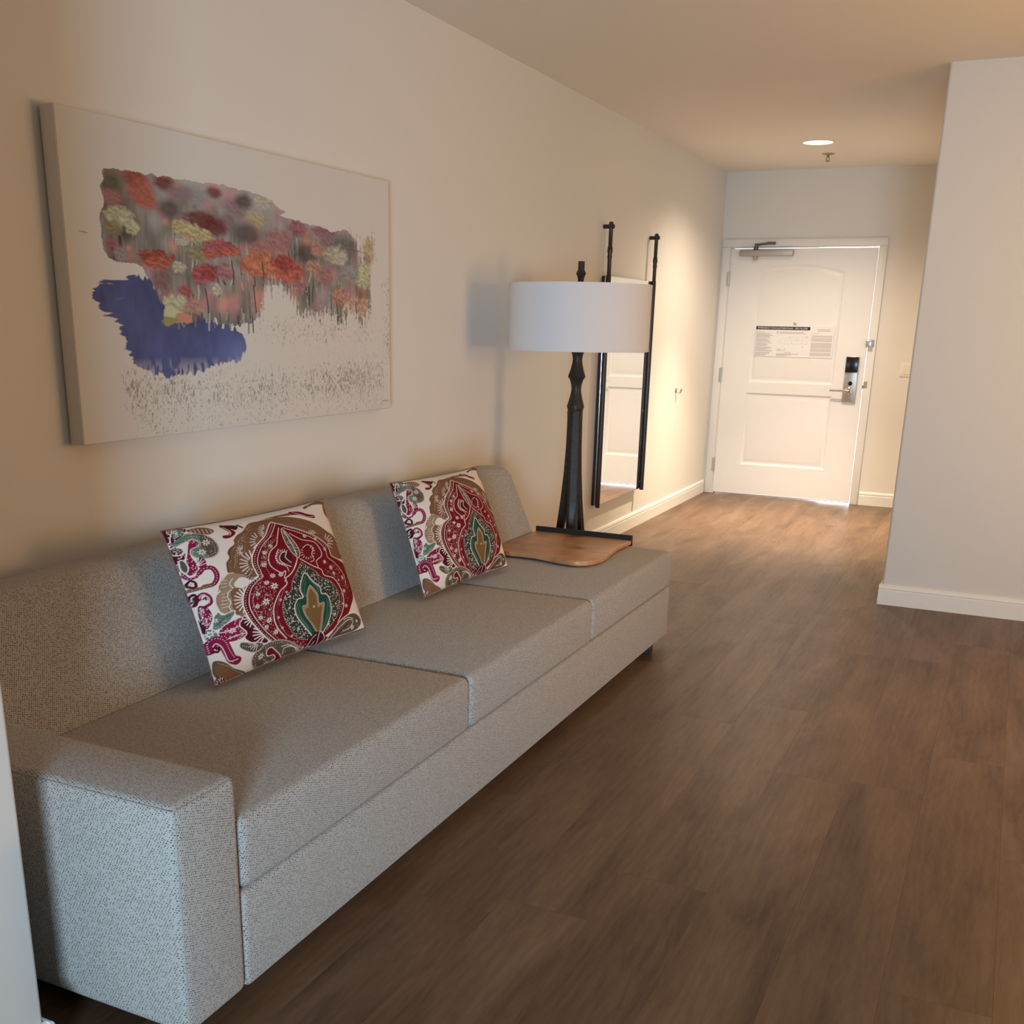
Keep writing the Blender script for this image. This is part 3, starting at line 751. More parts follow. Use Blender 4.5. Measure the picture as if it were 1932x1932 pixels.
# ------------------------------------------------------------------ paisley cushions
PAISLEY = [
('f','B',[(550,938),(482,937),(428,936),(387,907),(356,882),(318,866),(284,834),(277,808),(241,786),(220,758),(218,725),(194,700),(186,672),(181,631),(217,609),(235,589),(312,551),(498,681),(803,555),(981,522),(980,569),(983,654),(968,702),(906,750),(862,800),(800,856),(700,913),(618,937)]),
('s','Y',3.6,[(401,902),(359,870),(315,842),(288,805),(256,771),(237,744),(230,704),(205,672),(206,633),(227,605)],0),
('s','W',4.3,[(550,938),(482,937),(428,936),(387,907),(356,882),(318,866),(284,834),(277,808),(241,786),(220,758),(218,725),(194,700),(186,672),(181,631),(217,609),(235,589),(312,551),(498,681),(803,555),(981,522),(980,569),(983,654),(968,702),(906,750),(862,800),(800,856),(700,913),(618,937)],1),
('s','Y',3.6,[(581,918),(681,882),(768,831),(850,757),(920,685),(981,613)],0),
('d','W',3.6,18.8,[(394,875),(337,825),(293,776),(263,725),(244,674)]),
('d','W',3.6,18.8,[(599,882),(680,852),(760,799),(826,733),(887,650)]),
('s','W',6.5,[(325,687),(331,734)],0),
('s','W',6.5,[(313,682),(307,726)],0),
('s','W',6.5,[(305,676),(287,713)],0),
('s','W',6.5,[(295,667),(269,693)],0),
('s','W',6.5,[(290,655),(256,668)],0),
('s','W',6.5,[(287,643),(250,641)],0),
('s','W',6.5,[(287,630),(251,614)],0),
('s','W',6.5,[(291,618),(259,591)],0),
('s','W',6.5,[(298,608),(273,572)],0),
('s','W',5.8,[(409,815),(412,849)],0),
('s','W',5.8,[(399,809),(389,835)],0),
('s','W',5.8,[(388,799),(370,815)],0),
('s','W',5.8,[(382,787),(357,791)],0),
('s','W',5.8,[(381,775),(352,766)],0),
('s','W',5.8,[(381,763),(356,744)],0),
('s','W',5.8,[(840,643),(849,606)],0),
('s','W',5.8,[(854,648),(882,619)],0),
('s','W',5.8,[(863,656),(913,643)],0),
('s','W',5.8,[(870,668),(933,669)],0),
('s','W',5.8,[(870,676),(930,694)],0),
('s','W',5.8,[(865,687),(913,715)],0),
('s','W',5.8,[(855,692),(884,730)],0),
('f','T',[(208,620),(181,625),(150,602),(125,577),(112,553),(114,529),(94,516),(82,483),(82,446),(87,413),(115,385),(149,382),(174,334),(200,344),(194,400),(206,456),(232,499),(295,544)]),
('s','W',4.3,[(208,620),(181,625),(150,602),(125,577),(112,553),(114,529),(94,516),(82,483),(82,446),(87,413)],0),
('s','W',2.9,[(138,594),(164,589)],0),
('s','W',2.9,[(132,575),(158,568)],0),
('s','W',2.9,[(127,553),(153,548)],0),
('s','W',2.9,[(118,512),(143,506)],0),
('s','W',2.9,[(112,492),(137,486)],0),
('s','W',2.9,[(107,471),(132,464)],0),
('s','W',2.9,[(102,451),(128,444)],0),
('s','W',2.9,[(99,431),(125,424)],0),
('s','W',4.3,[(194,587),(168,558),(175,524),(150,512),(138,479),(144,444),(131,421),(142,379)],0),
('f','W',[(205,566),(231,579),(262,557),(274,533),(237,512),(200,512),(187,543)]),
('f','B',[(175,524),(212,507),(206,456),(194,400),(194,355),(155,357),(148,406),(152,456),(154,494)]),
('s','W',7.2,[(223,461),(221,509)],0),
('s','W',7.2,[(213,459),(201,505)],0),
('s','W',7.2,[(206,455),(185,492)],0),
('s','W',7.2,[(200,445),(171,474)],0),
('s','W',7.2,[(197,436),(163,451)],0),
('s','W',7.2,[(195,425),(161,426)],0),
('s','W',7.2,[(198,414),(163,401)],0),
('s','W',7.2,[(200,405),(173,378)],0),
('s','W',7.2,[(207,395),(187,358)],0),
('f','D',[(181,344),(207,296),(241,223),(293,133),(232,142),(175,194),(175,238),(152,285)]),
('s','W',7.2,[(280,220),(262,275)],0),
('s','W',7.2,[(272,217),(244,268)],0),
('s','W',7.2,[(267,212),(231,256)],0),
('s','W',7.2,[(263,206),(221,240)],0),
('s','W',7.2,[(261,198),(215,220)],0),
('s','W',7.2,[(261,189),(213,199)],0),
('s','W',7.2,[(262,181),(219,175)],0),
('s','W',7.2,[(266,171),(227,153)],0),
('s','W',7.2,[(270,163),(241,132)],0),
('s','W',6.5,[(222,324),(213,360)],0),
('s','W',6.5,[(217,321),(199,351)],0),
('s','W',6.5,[(212,315),(187,337)],0),
('s','W',6.5,[(211,307),(181,318)],0),
('s','W',6.5,[(211,300),(182,295)],0),
('s','W',6.5,[(213,293),(190,275)],0),
('s','W',6.5,[(219,286),(204,257)],0),
('f','R',[(538,900),(458,814),(386,762),(334,699),(312,638),(312,575),(315,549),(273,530),(234,498),(208,454),(196,399),(200,344),(219,275),(255,202),(306,128),(384,67),(494,18),(617,13),(707,39),(794,81),(872,126),(913,176),(966,243),(983,326),(981,412),(981,486),(914,526),(852,561),(850,628),(793,712),(714,784),(621,852),(572,890)]),
('s','W',7.2,[(538,900),(458,814),(386,762),(334,699),(312,638),(312,575),(315,549),(273,530),(234,498),(208,454),(196,399),(200,344),(219,275),(255,202),(306,128),(384,67),(494,18),(617,13),(707,39),(794,81),(872,126),(913,176),(966,243),(983,326),(981,412),(981,486),(914,526),(852,561),(850,628),(793,712),(714,784),(621,852),(572,890)],1),
('s','W',4.3,[(566,886),(486,800),(412,749),(359,685),(337,625),(337,562),(337,538),(304,522),(263,489),(238,445),(225,389),(230,335),(250,268),(287,194),(341,118)],0),
('d','W',5.8,15.9,[(554,895),(474,810),(400,757),(348,694),(325,632),(325,569),(330,544),(287,525),(247,492),(221,449),(208,393),(212,338),(233,270),(269,196),(320,123)]),
('s','D',5.8,[(481,805),(407,751),(356,688),(332,627),(332,564)],0),
('s','D',5.8,[(295,523),(256,490),(231,446),(219,391),(223,336),(244,269),(281,194),(332,119)],0),
('d','W',4.3,14.5,[(529,787),(451,735),(400,671),(376,610),(377,546)]),
('d','W',4.3,14.5,[(325,513),(285,482),(257,437),(245,381),(250,325),(274,257),(311,183),(367,108)]),
('s','W',4.3,[(593,844),(688,770),(766,698),(812,619),(808,553),(854,512),(894,462),(921,399),(912,331)],0),
('d','W',5.1,15.9,[(612,849),(709,775),(783,703),(835,621)]),
('r','W',3.6,260,[(300,512),(381,495),(381,416),(348,320),(348,230),(375,139),(279,214),(232,337),(251,451)]),
('r','W',3.6,110,[(749,529),(894,488),(962,330),(893,206),(859,252),(837,357),(757,440)]),
('r','W',3.6,110,[(416,762),(511,808),(481,731),(419,688),(388,585),(343,611)]),
('o','W',23.2,[(381,456),(313,375)]),
('o','W',17.4,[(313,256),(368,613),(807,475),(344,169),(390,526),(438,518)]),
('o','W',14.5,[(282,438),(263,365),(267,289),(293,219),(894,388),(874,293),(863,187),(769,525),(818,430),(346,493),(452,731),(400,694),(769,706),(810,616),(701,744)]),
('f','R',[(569,850),(521,776),(488,725),(437,694),(407,647),(404,588),(443,530),(500,549),(568,599),(582,731)]),
('s','W',5.1,[(569,850),(521,776),(488,725),(437,694),(407,647),(404,588),(443,530),(473,532),(451,488)],0),
('f','D',[(522,585),(474,600),(464,637),(494,674),(531,668),(549,613)]),
('s','W',5.1,[(518,551),(477,590),(469,631),(499,663),(525,656),(506,625),(527,579)],0),
('s','W',4.3,[(523,658),(535,669)],0),
('s','W',4.3,[(514,666),(524,680)],0),
('s','W',4.3,[(504,669),(508,684)],0),
('s','W',4.3,[(493,669),(493,684)],0),
('s','W',4.3,[(481,665),(476,677)],0),
('s','W',4.3,[(469,656),(462,668)],0),
('s','W',4.3,[(462,646),(450,651)],0),
('s','W',4.3,[(456,633),(444,636)],0),
('s','W',4.3,[(456,620),(443,618)],0),
('s','W',4.3,[(457,608),(445,601)],0),
('s','W',4.3,[(463,599),(454,588)],0),
('s','W',4.3,[(473,592),(466,579)],0),
('s','W',4.3,[(483,588),(481,575)],0),
('s','W',4.3,[(494,525),(489,561),(457,596),(451,642),(487,694)],0),
('f','R',[(618,799),(683,725),(749,663),(768,596),(741,556),(692,532),(632,590),(613,668)]),
('s','W',5.1,[(612,789),(659,730),(679,716),(748,682),(770,613),(757,571),(707,546),(704,503)],0),
('s','W',4.3,[(644,659),(688,676),(719,643),(692,603),(693,558),(661,549)],0),
('s','D',8.7,[(649,650),(688,657),(699,629),(675,594)],0),
('s','W',4.3,[(638,643),(628,650)],0),
('s','W',4.3,[(631,629),(617,631)],0),
('s','W',4.3,[(628,613),(613,609)],0),
('s','W',4.3,[(632,600),(619,590)],0),
('s','W',4.3,[(643,588),(634,576)],0),
('s','W',4.3,[(657,584),(655,570)],0),
('s','W',4.3,[(675,587),(677,573)],0),
('s','W',4.3,[(690,594),(699,582)],0),
('s','W',4.3,[(701,606),(716,600)],0),
('s','W',4.3,[(708,621),(725,621)],0),
('s','W',4.3,[(707,637),(725,643)],0),
('s','W',4.3,[(700,650),(714,661)],0),
('f','E',[(581,838),(600,782),(612,713),(614,649),(592,600),(571,619),(553,682),(556,757)]),
('s','W',4.3,[(581,838),(600,782),(612,713),(614,649),(592,600),(571,619),(553,682),(556,757)],1),
('r','W',5.1,50,[(581,838),(600,782),(612,713),(614,649),(592,600),(571,619),(553,682),(556,757)]),
('s','W',5.8,[(586,817),(587,719),(584,620)],0),
('s','W',5.8,[(581,603),(544,544),(494,500),(457,482),(457,445),(409,414),(371,365),(346,313),(344,238),(364,173),(407,103)],0),
('s','W',5.8,[(595,587),(667,516),(720,478),(732,432),(804,394),(845,318),(852,237),(826,161),(776,94)],0),
('s','W',3.6,[(562,574),(512,512),(467,488),(449,465)],0),
('f','N',[(593,562),(532,496),(494,450),(475,393),(427,368),(401,307),(405,231),(434,154),(488,75),(596,44),(686,67),(770,134),(812,220),(812,312),(763,383),(700,424),(670,476),(624,523)]),
('r','W',5.1,780,[(593,562),(532,496),(494,450),(475,393),(427,368),(401,307),(405,231),(434,154),(488,75),(596,44),(686,67),(770,134),(812,220),(812,312),(763,383),(700,424),(670,476),(624,523)]),
('r','N',5.8,120,[(593,562),(532,496),(494,450),(475,393),(427,368),(401,307),(405,231),(434,154),(488,75),(596,44),(686,67),(770,134),(812,220),(812,312),(763,383),(700,424),(670,476),(624,523)]),
('d','W',5.8,14.5,[(593,562),(532,496),(494,450),(475,393),(427,368),(401,307),(405,231),(434,154),(488,75),(596,44),(686,67),(770,134),(812,220),(812,312),(763,383),(700,424),(670,476),(624,523),(593,562)]),
('d','W',4.3,12.3,[(394,381),(368,313),(366,238),(398,152)]),
('d','W',4.3,12.3,[(839,281),(829,218),(804,157)]),
('f','G',[(592,484),(550,432),(530,375),(538,327),(501,324),(476,288),(480,231),(512,163),(555,95),(591,52),(625,43),(668,71),(704,120),(729,183),(731,250),(709,300),(672,317),(672,359),(629,415)]),
('s','W',6.5,[(592,484),(550,432),(530,375),(538,327),(501,324),(476,288),(480,231),(512,163),(555,95),(591,52),(625,43),(668,71),(704,120),(729,183),(731,250),(709,300),(672,317),(672,359),(629,415)],1),
('s','S',2.9,[(583,431),(556,367),(558,325)],0),
('s','S',3.6,[(606,443),(646,365),(653,323)],0),
('s','S',2.9,[(512,293),(500,250),(527,174),(575,93)],0),
('s','S',3.6,[(706,269),(702,199),(677,129),(643,72)],0),
('f','T',[(605,393),(566,339),(556,275),(525,269),(539,207),(568,153),(599,93),(629,55),(651,106),(663,169),(684,250),(644,257),(644,318)]),
('d','W',5.1,13.0,[(605,393),(566,339),(556,275),(525,269),(539,207),(568,153),(599,93),(629,55),(651,106),(663,169),(684,250),(644,257),(644,318),(605,393)]),
('f','Y',[(600,366),(575,329),(567,256),(543,244),(557,187),(591,131),(624,77),(639,124),(650,175),(664,237),(631,233),(630,306)]),
('s','B',2.9,[(599,313),(593,237),(618,138)],0),
('s','B',2.9,[(642,214),(625,150)],0),
('o','W',8.7,[(605,244)]),
('f','D',[(584,68),(625,76),(694,24),(746,23),(707,2),(609,2),(544,1),(550,38)]),
('s','W',4.3,[(631,1),(628,48),(643,72),(679,20),(661,1)],0),
('s','W',4.3,[(555,0),(581,43),(610,61)],0),
('s','W',4.3,[(690,1),(716,11),(781,19)],0),
('s','W',4.3,[(590,1),(602,23)],0),
('r','W',4.3,40,[(427,79),(524,46),(618,0),(550,1),(479,16)]),
('f','E',[(214,13),(200,60),(227,99),(281,119),(354,114),(427,79),(488,31),(538,2),(467,1),(379,2),(284,2),(251,2)]),
('s','W',6.5,[(214,13),(200,60),(227,99),(281,119),(354,114),(427,79),(488,31),(538,2),(467,1),(379,2),(284,2),(251,2)],1),
('r','W',3.6,60,[(214,13),(200,60),(227,99),(281,119),(354,114),(427,79),(488,31),(538,2),(467,1),(379,2),(284,2),(251,2)]),
('f','R',[(288,74),(319,81),(351,46),(403,1),(357,2),(343,0),(343,24),(303,38)]),
('s','W',5.1,[(396,1),(343,56),(312,88),(285,78),(292,45),(331,37),(349,11),(329,1)],0),
('s','W',4.3,[(394,19),(394,50),(447,45),(494,6)],0),
('s','W',4.3,[(376,69),(431,57),(516,1)],0),
('o','W',18.8,[(252,58)]),
('o','W',15.9,[(297,2),(335,1)]),
('d','W',4.3,14.5,[(226,24),(219,57),(244,94),(292,106),(362,95),(445,54)]),
('f','E',[(705,6),(740,51),(796,97),(870,124),(938,119),(983,69),(955,17),(897,1),(790,2)]),
('s','W',5.8,[(705,6),(740,51),(796,97),(870,124),(938,119),(983,69),(955,17),(897,1),(790,2)],1),
('s','W',4.3,[(729,8),(794,59),(864,88),(904,71),(871,32),(817,25)],0),
('s','R',10.1,[(755,7),(814,39),(862,65)],0),
('s','W',4.3,[(825,98),(867,104),(907,87)],0),
('o','W',15.9,[(895,31)]),
('o','W',11.6,[(936,64)]),
('r','W',3.6,30,[(705,6),(740,51),(796,97),(870,124),(938,119),(983,69),(955,17),(897,1),(790,2)]),
('f','W',[(991,97),(996,32),(963,2),(860,1),(817,1),(904,2),(960,15)]),
('f','S',[(13,911),(45,935),(100,948),(155,931),(191,886),(199,825),(180,775),(138,757),(91,771),(68,800),(73,831),(90,852),(109,847),(125,864),(121,896),(94,907),(50,894),(19,883)]),
('f','E',[(151,926),(191,886),(199,825),(180,775),(141,761),(125,813),(132,869)]),
('s','W',6.5,[(13,911),(45,935),(100,948),(155,931),(191,886),(199,825),(180,775),(138,757),(91,771),(68,800),(73,831),(90,852),(109,847),(125,864),(121,896),(94,907),(50,894),(19,883)],1),
('d','W',4.3,13.0,[(96,927),(144,912),(179,872),(182,820),(164,780),(130,774)]),
('o','W',21.7,[(156,863),(113,806)]),
('r','W',4.3,30,[(13,911),(45,935),(100,948),(155,931),(191,886),(199,825),(180,775),(138,757),(91,771),(68,800),(73,831),(90,852),(109,847),(125,864),(121,896),(94,907),(50,894),(19,883)]),
('f','M',[(30,776),(57,841),(81,894),(109,901),(125,869),(101,848),(73,839),(62,795),(69,749),(63,702),(26,680),(12,718),(15,753)]),
('s','W',5.8,[(30,776),(57,841),(81,894),(109,901),(125,869),(101,848),(73,839),(62,795),(69,749),(63,702),(26,680),(12,718),(15,753)],1),
('s','W',5.8,[(87,906),(56,843),(26,776)],0),
('r','W',4.3,36,[(30,776),(57,841),(81,894),(109,901),(125,869),(101,848),(73,839),(62,795),(69,749),(63,702),(26,680),(12,718),(15,753)]),
('f','M',[(75,762),(94,776),(108,753),(100,708),(69,715)]),
('s','W',4.3,[(69,725),(104,729)],0),
('s','W',4.3,[(69,729),(102,749)],0),
('s','W',4.3,[(69,731),(98,766)],0),
('s','W',4.3,[(68,732),(87,778)],0),
('s','W',4.3,[(66,733),(75,783)],0),
('f','D',[(6,893),(25,874),(44,846),(37,804),(12,756),(6,700),(0,769),(0,844)]),
('r','W',5.1,40,[(6,893),(25,874),(44,846),(37,804),(12,756),(6,700),(0,769),(0,844)]),
('s','W',5.8,[(3,879),(26,880),(44,849),(29,823),(6,831)],0),
('s','S',8.7,[(5,871),(22,864),(32,845)],0),
('f','E',[(10,788),(26,784),(31,736),(18,706),(6,731)]),
('s','W',5.1,[(10,788),(26,784),(31,736),(18,706),(6,731)],1),
('s','M',24.6,[(62,681),(84,700),(119,693),(131,655),(125,618),(100,589),(61,592)],0),
('d','W',5.1,15.9,[(62,681),(84,700),(119,693),(131,655),(125,618),(100,589),(61,592)]),
('s','B',18.8,[(1,601),(20,593),(60,588),(94,586)],0),
('d','W',3.6,14.5,[(1,601),(20,593),(60,588),(94,586)]),
('s','M',13.0,[(6,700),(17,668),(45,664),(62,688)],0),
('d','W',4.3,14.5,[(6,700),(17,668),(45,664),(62,688)]),
('s','D',11.6,[(7,644),(20,653),(33,633),(31,607),(17,611),(8,625),(7,644)],0),
('o','W',11.6,[(19,631)]),
('s','M',17.4,[(25,525),(32,550),(50,550),(65,520),(62,483),(38,472)],0),
('s','W',3.6,[(26,532),(37,549),(50,544),(62,513),(57,487)],0),
('s','D',7.2,[(39,520),(49,526),(50,511)],0),
('s','D',15.9,[(1,527),(5,560),(13,564),(19,533),(8,502)],0),
('s','W',3.6,[(4,531),(6,555),(13,554)],0),
('f','M',[(19,488),(44,456),(50,406),(38,368),(19,343),(11,389),(10,441)]),
('s','D',4.3,[(19,488),(44,456),(50,406),(38,368),(19,343),(11,389),(10,441)],1),
('r','W',5.1,60,[(19,488),(44,456),(50,406),(38,368),(19,343),(11,389),(10,441)]),
('f','S',[(44,350),(56,394),(81,414),(94,388),(150,388),(132,350),(93,323),(61,312),(38,325)]),
('s','W',5.1,[(44,350),(56,394),(81,414),(94,388),(150,388),(132,350),(93,323),(61,312),(38,325)],1),
('o','W',13.0,[(58,371)]),
('r','W',3.6,30,[(44,350),(56,394),(81,414),(94,388),(150,388),(132,350),(93,323),(61,312),(38,325)]),
('s','G',4.3,[(56,337),(88,362),(125,373)],0),
('f','M',[(56,294),(81,320),(127,334),(179,332),(156,290),(182,231),(159,210),(119,207),(68,228),(56,263)]),
('s','W',5.8,[(56,294),(81,320),(127,334),(179,332),(156,290),(182,231),(159,210),(119,207),(68,228),(56,263)],1),
('r','W',5.1,60,[(56,294),(81,320),(127,334),(179,332),(156,290),(182,231),(159,210),(119,207),(68,228),(56,263)]),
('o','W',18.8,[(118,276)]),
('s','W',5.1,[(56,294),(101,281),(156,290)],0),
('s','W',5.1,[(68,235),(118,238),(181,231)],0),
('f','S',[(6,326),(24,338),(46,316),(55,278),(32,263),(6,282)]),
('s','W',5.1,[(6,326),(24,338),(46,316),(55,278),(32,263),(6,282)],1),
('o','W',21.7,[(25,305)]),
('f','D',[(4,412),(8,391),(15,341),(6,319),(3,362)]),
('s','M',46.4,[(16,210),(19,251),(41,255),(66,222),(80,165),(95,115),(120,93)],0),
('s','W',4.3,[(31,200),(24,226),(38,238),(57,206),(68,157),(83,107),(125,100)],0),
('d','W',5.1,13.0,[(7,203),(9,259),(38,270),(74,236),(90,167),(107,119)]),
('s','D',11.6,[(25,219),(44,206),(39,187),(19,200)],0),
('d','W',4.3,11.6,[(56,163),(75,119),(106,88)]),
('f','E',[(148,187),(190,167),(264,131),(244,101),(206,100),(163,131),(138,163)]),
('s','W',4.3,[(148,187),(190,167),(264,131),(244,101),(206,100),(163,131),(138,163)],1),
('d','W',4.3,11.6,[(154,163),(194,137),(251,126)]),
('s','W',3.6,[(220,150),(185,160)],0),
('s','W',3.6,[(222,146),(188,143)],0),
('s','W',3.6,[(224,142),(195,125)],0),
('s','W',3.6,[(226,138),(207,111)],0),
('s','W',3.6,[(231,136),(222,98)],0),
('f','E',[(6,133),(25,143),(62,112),(105,56),(181,1),(152,2),(100,2),(44,6),(5,56)]),
('f','B',[(11,107),(50,105),(92,49),(143,0),(74,1),(22,44)]),
('s','Y',4.3,[(7,118),(36,116),(69,75),(99,32),(156,0)],0),
('s','W',3.6,[(6,133),(25,143),(62,112),(105,56),(181,1),(152,2),(100,2),(44,6),(5,56)],1),
('f','D',[(3,6),(0,31),(26,43),(69,2),(96,2),(36,2)]),
('r','W',4.3,40,[(3,6),(0,31),(26,43),(69,2),(96,2),(36,2)]),
('f','D',[(3,996),(51,998),(114,989),(81,950),(31,919),(4,902),(0,960)]),
('f','S',[(50,991),(101,983),(70,945),(31,936)]),
('r','W',5.8,46,[(3,996),(51,998),(114,989),(81,950),(31,919),(4,902),(0,960)]),
('s','W',5.1,[(51,998),(18,941),(12,904)],0),
('o','W',14.5,[(55,975)]),
('f','B',[(106,971),(160,981),(213,962),(229,930),(193,913),(146,938)]),
('s','W',2.9,[(130,980),(125,946)],0),
('s','W',2.9,[(145,974),(142,941)],0),
('s','W',2.9,[(163,969),(158,934)],0),
('s','W',2.9,[(181,962),(176,927)],0),
('s','W',2.9,[(198,956),(194,922)],0),
('s','W',2.9,[(215,950),(212,917)],0),
('s','R',24.6,[(283,953),(299,917),(309,888),(275,869),(257,871)],0),
('s','W',3.6,[(282,943),(300,906),(293,880),(275,881)],0),
('f','D',[(281,961),(356,935),(335,904),(309,923)]),
('s','G',13.0,[(363,937),(375,912)],0),
('s','R',29.0,[(712,944),(764,932),(807,900),(850,881)],0),
('s','W',3.6,[(725,950),(766,920),(811,888),(855,881)],0),
('d','D',5.8,17.4,[(705,932),(768,910),(840,873)]),
('f','B',[(825,956),(904,975),(991,963),(996,986),(965,998),(921,995),(833,977)]),
('s','W',2.9,[(863,981),(854,943)],0),
('s','W',2.9,[(885,975),(880,937)],0),
('s','W',2.9,[(908,968),(906,931)],0),
('s','W',2.9,[(934,962),(933,926)],0),
('s','W',2.9,[(963,956),(967,922)],0),
('f','B',[(975,956),(995,956),(990,866),(988,782),(987,829),(960,888)]),
('s','W',3.6,[(992,950),(989,873),(989,804)],0),
('d','W',4.3,14.5,[(995,951),(989,860)]),
('f','B',[(506,941),(557,938),(633,935),(694,930),(707,949),(627,950),(531,944)]),
('d','W',2.9,8.7,[(584,456),(556,414),(540,371),(547,329)]),
('d','W',2.9,8.7,[(614,456),(644,391),(666,336)]),
('d','W',2.9,8.7,[(497,298),(485,248),(513,187),(557,112)]),
('d','W',2.9,8.7,[(719,257),(717,194),(691,132),(656,75)]),
('d','Y',3.6,10.1,[(601,925),(691,898),(771,853),(842,783),(912,694),(981,594)]),
('d','D',4.3,11.6,[(566,905),(659,873),(744,822),(813,750),(881,662)]),
('d','D',4.3,11.6,[(377,880),(324,839),(294,794),(262,762),(241,716),(219,674),(216,626)]),
('d','W',2.9,8.0,[(363,864),(306,817),(288,768),(253,729),(238,682),(219,650)]),
('s','W',4.3,[(480,866),(494,899)],0),
('s','W',4.3,[(475,864),(479,896)],0),
('s','W',4.3,[(469,862),(462,887)],0),
('s','W',4.3,[(464,856),(448,873)],0),
('s','W',4.3,[(462,851),(437,856)],0),
('s','W',4.3,[(459,845),(431,837)],0),
('s','W',4.3,[(460,840),(432,820)],0),
('s','W',4.3,[(462,837),(438,808)],0),
('s','W',4.3,[(300,758),(310,779)],0),
('s','W',4.3,[(296,758),(296,779)],0),
('s','W',4.3,[(293,756),(283,770)],0),
('s','W',4.3,[(288,750),(275,756)],0),
('s','W',4.3,[(288,744),(270,739)],0),
('s','W',4.3,[(288,739),(275,725)],0),
('s','W',4.3,[(293,737),(284,717)],0),
('s','D',4.3,[(293,593),(288,624)],0),
('s','D',4.3,[(287,591),(275,614)],0),
('s','D',4.3,[(282,586),(263,600)],0),
('s','D',4.3,[(281,581),(257,582)],0),
('s','D',4.3,[(281,574),(257,563)],0),
('s','D',4.3,[(283,568),(265,547)],0),
('s','W',4.3,[(962,601),(978,581)],0),
('s','W',4.3,[(981,606),(982,589)],0),
('s','W',4.3,[(982,612),(981,603)],0),
('s','W',4.3,[(982,618),(983,622)],0),
('s','W',4.3,[(983,624),(982,638)],0),
('s','W',4.3,[(971,625),(982,648)],0),
('s','W',4.3,[(774,748),(800,750)],0),
('s','W',4.3,[(774,753),(799,766)],0),
('s','W',4.3,[(769,756),(788,776)],0),
('s','W',4.3,[(764,757),(774,781)],0),
('s','W',4.3,[(758,757),(756,779)],0),
('s','W',4.3,[(753,754),(738,769)],0),
('d','D',5.1,10.9,[(383,744),(350,694),(331,638),(331,581)]),
('d','D',5.1,10.9,[(262,525),(233,482),(216,428),(212,375)]),
('d','D',5.1,10.9,[(221,305),(245,239),(287,168)]),
('s','D',3.6,[(398,379),(369,312),(369,237),(398,160)],0),
('s','N',3.6,[(831,343),(843,256),(815,163)],0),
('d','W',3.6,10.1,[(452,439),(412,389),(380,324)]),
('d','W',3.6,10.1,[(372,199),(412,125),(481,68)]),
('o','W',8.7,[(396,356),(368,251),(385,180),(442,394),(441,108),(843,375),(853,270),(836,207),(442,286),(452,199),(487,136),(456,358),(503,399),(775,301),(775,219),(753,155),(702,99)]),
('r','D',4.3,30,[(156,636),(112,554),(87,481),(87,413),(142,379),(156,440),(150,512),(168,558)]),
('r','W',3.6,40,[(550,938),(482,937),(428,936),(387,907),(356,882),(318,866),(284,834),(277,808),(241,786),(220,758),(218,725),(194,700),(284,665),(360,818)]),
('r','D',3.6,26,[(143,868),(191,886),(199,825),(180,775),(138,757),(121,798)]),
('r','D',4.3,22,[(44,350),(56,394),(81,414),(94,388),(150,388),(132,350),(93,323),(61,312),(38,325)]),
('r','D',4.3,26,[(56,294),(81,320),(127,334),(179,332),(156,290),(182,231),(159,210),(119,207),(68,228),(56,263)]),
('d','D',3.6,10.1,[(100,937),(150,923),(182,881),(189,822)]),
('s','D',2.9,[(14,901),(50,903),(85,901)],0),
('d','W',3.6,9.4,[(33,535),(49,541),(62,513),(56,484)]),
('d','M',3.6,9.4,[(148,607),(119,557),(100,506),(87,450)]),
('s','D',2.9,[(265,794),(231,756),(221,715),(196,683),(188,630)],0),
('s','D',2.9,[(214,13),(200,60),(227,99),(281,119),(354,114),(427,79),(488,31),(538,2),(467,1),(379,2),(284,2),(251,2)],1),
('s','D',2.9,[(13,911),(45,935),(100,948),(155,931),(191,886),(199,825),(180,775),(138,757),(91,771),(68,800),(73,831),(90,852),(109,847),(125,864),(121,896),(94,907),(50,894),(19,883)],1),
('d','W',3.6,10.1,[(31,122),(69,87),(118,31),(163,2)]),
('d','D',3.6,10.1,[(19,115),(62,106),(104,50)])]

INK = {k: np.array(lin(v)) for k, v in dict(W=(226, 216, 208), R=(116, 20, 32), D=(80, 20, 36), B=(124, 88, 66), T=(158, 132, 108), G=(30, 74, 58), N=(52, 58, 48), M=(134, 26, 70), S=(98, 124, 112), Y=(122, 92, 56), E=(92, 82, 68)).items()}
def paint_paisley(n=430):
    p = Paint(n, n, INK['W']); rr = random.Random(5)
    for c in PAISLEY:
        t, col = c[0], INK[c[1]]
        if t == 'f': p.fill(np.array(smooth_pts(c[2], 5)), col)
        elif t == 's':
            P = smooth_pts(c[3], 5, bool(c[4])) if len(c[3]) > 2 else [np.array(q, float) for q in c[3]]
            if c[4]: P = P + [P[0]]
            p.stroke(P, c[2], col)
        elif t == 'd':
            for q in p.walk(smooth_pts(c[4], 5, False), c[3]): p.dot(q[0], q[1], c[2] / 2, col)
        elif t == 'o':
            for q in c[3]: p.flower(q[0], q[1], c[2], col, INK['D'] if c[2] > 12 else INK['E'])
        elif t == 'r':
            P = np.array(c[4], float); lo_, hi_ = P.min(0), P.max(0); k = 0; tries = 0
            while k < c[3] and tries < 6000:
                tries += 1
                x, y = rr.uniform(lo_[0], hi_[0]), rr.uniform(lo_[1], hi_[1]); ins = False
                for (x0, y0), (x1, y1) in zip(P, np.roll(P, -1, 0)):
                    if (y0 > y) != (y1 > y) and x < (x1 - x0) * (y - y0) / (y1 - y0) + x0: ins = not ins
                if ins:
                    k += 1; p.dot(x, y, c[2] / 2 * rr.uniform(.7, 1.25), col)
    return p
PP = paint_paisley()

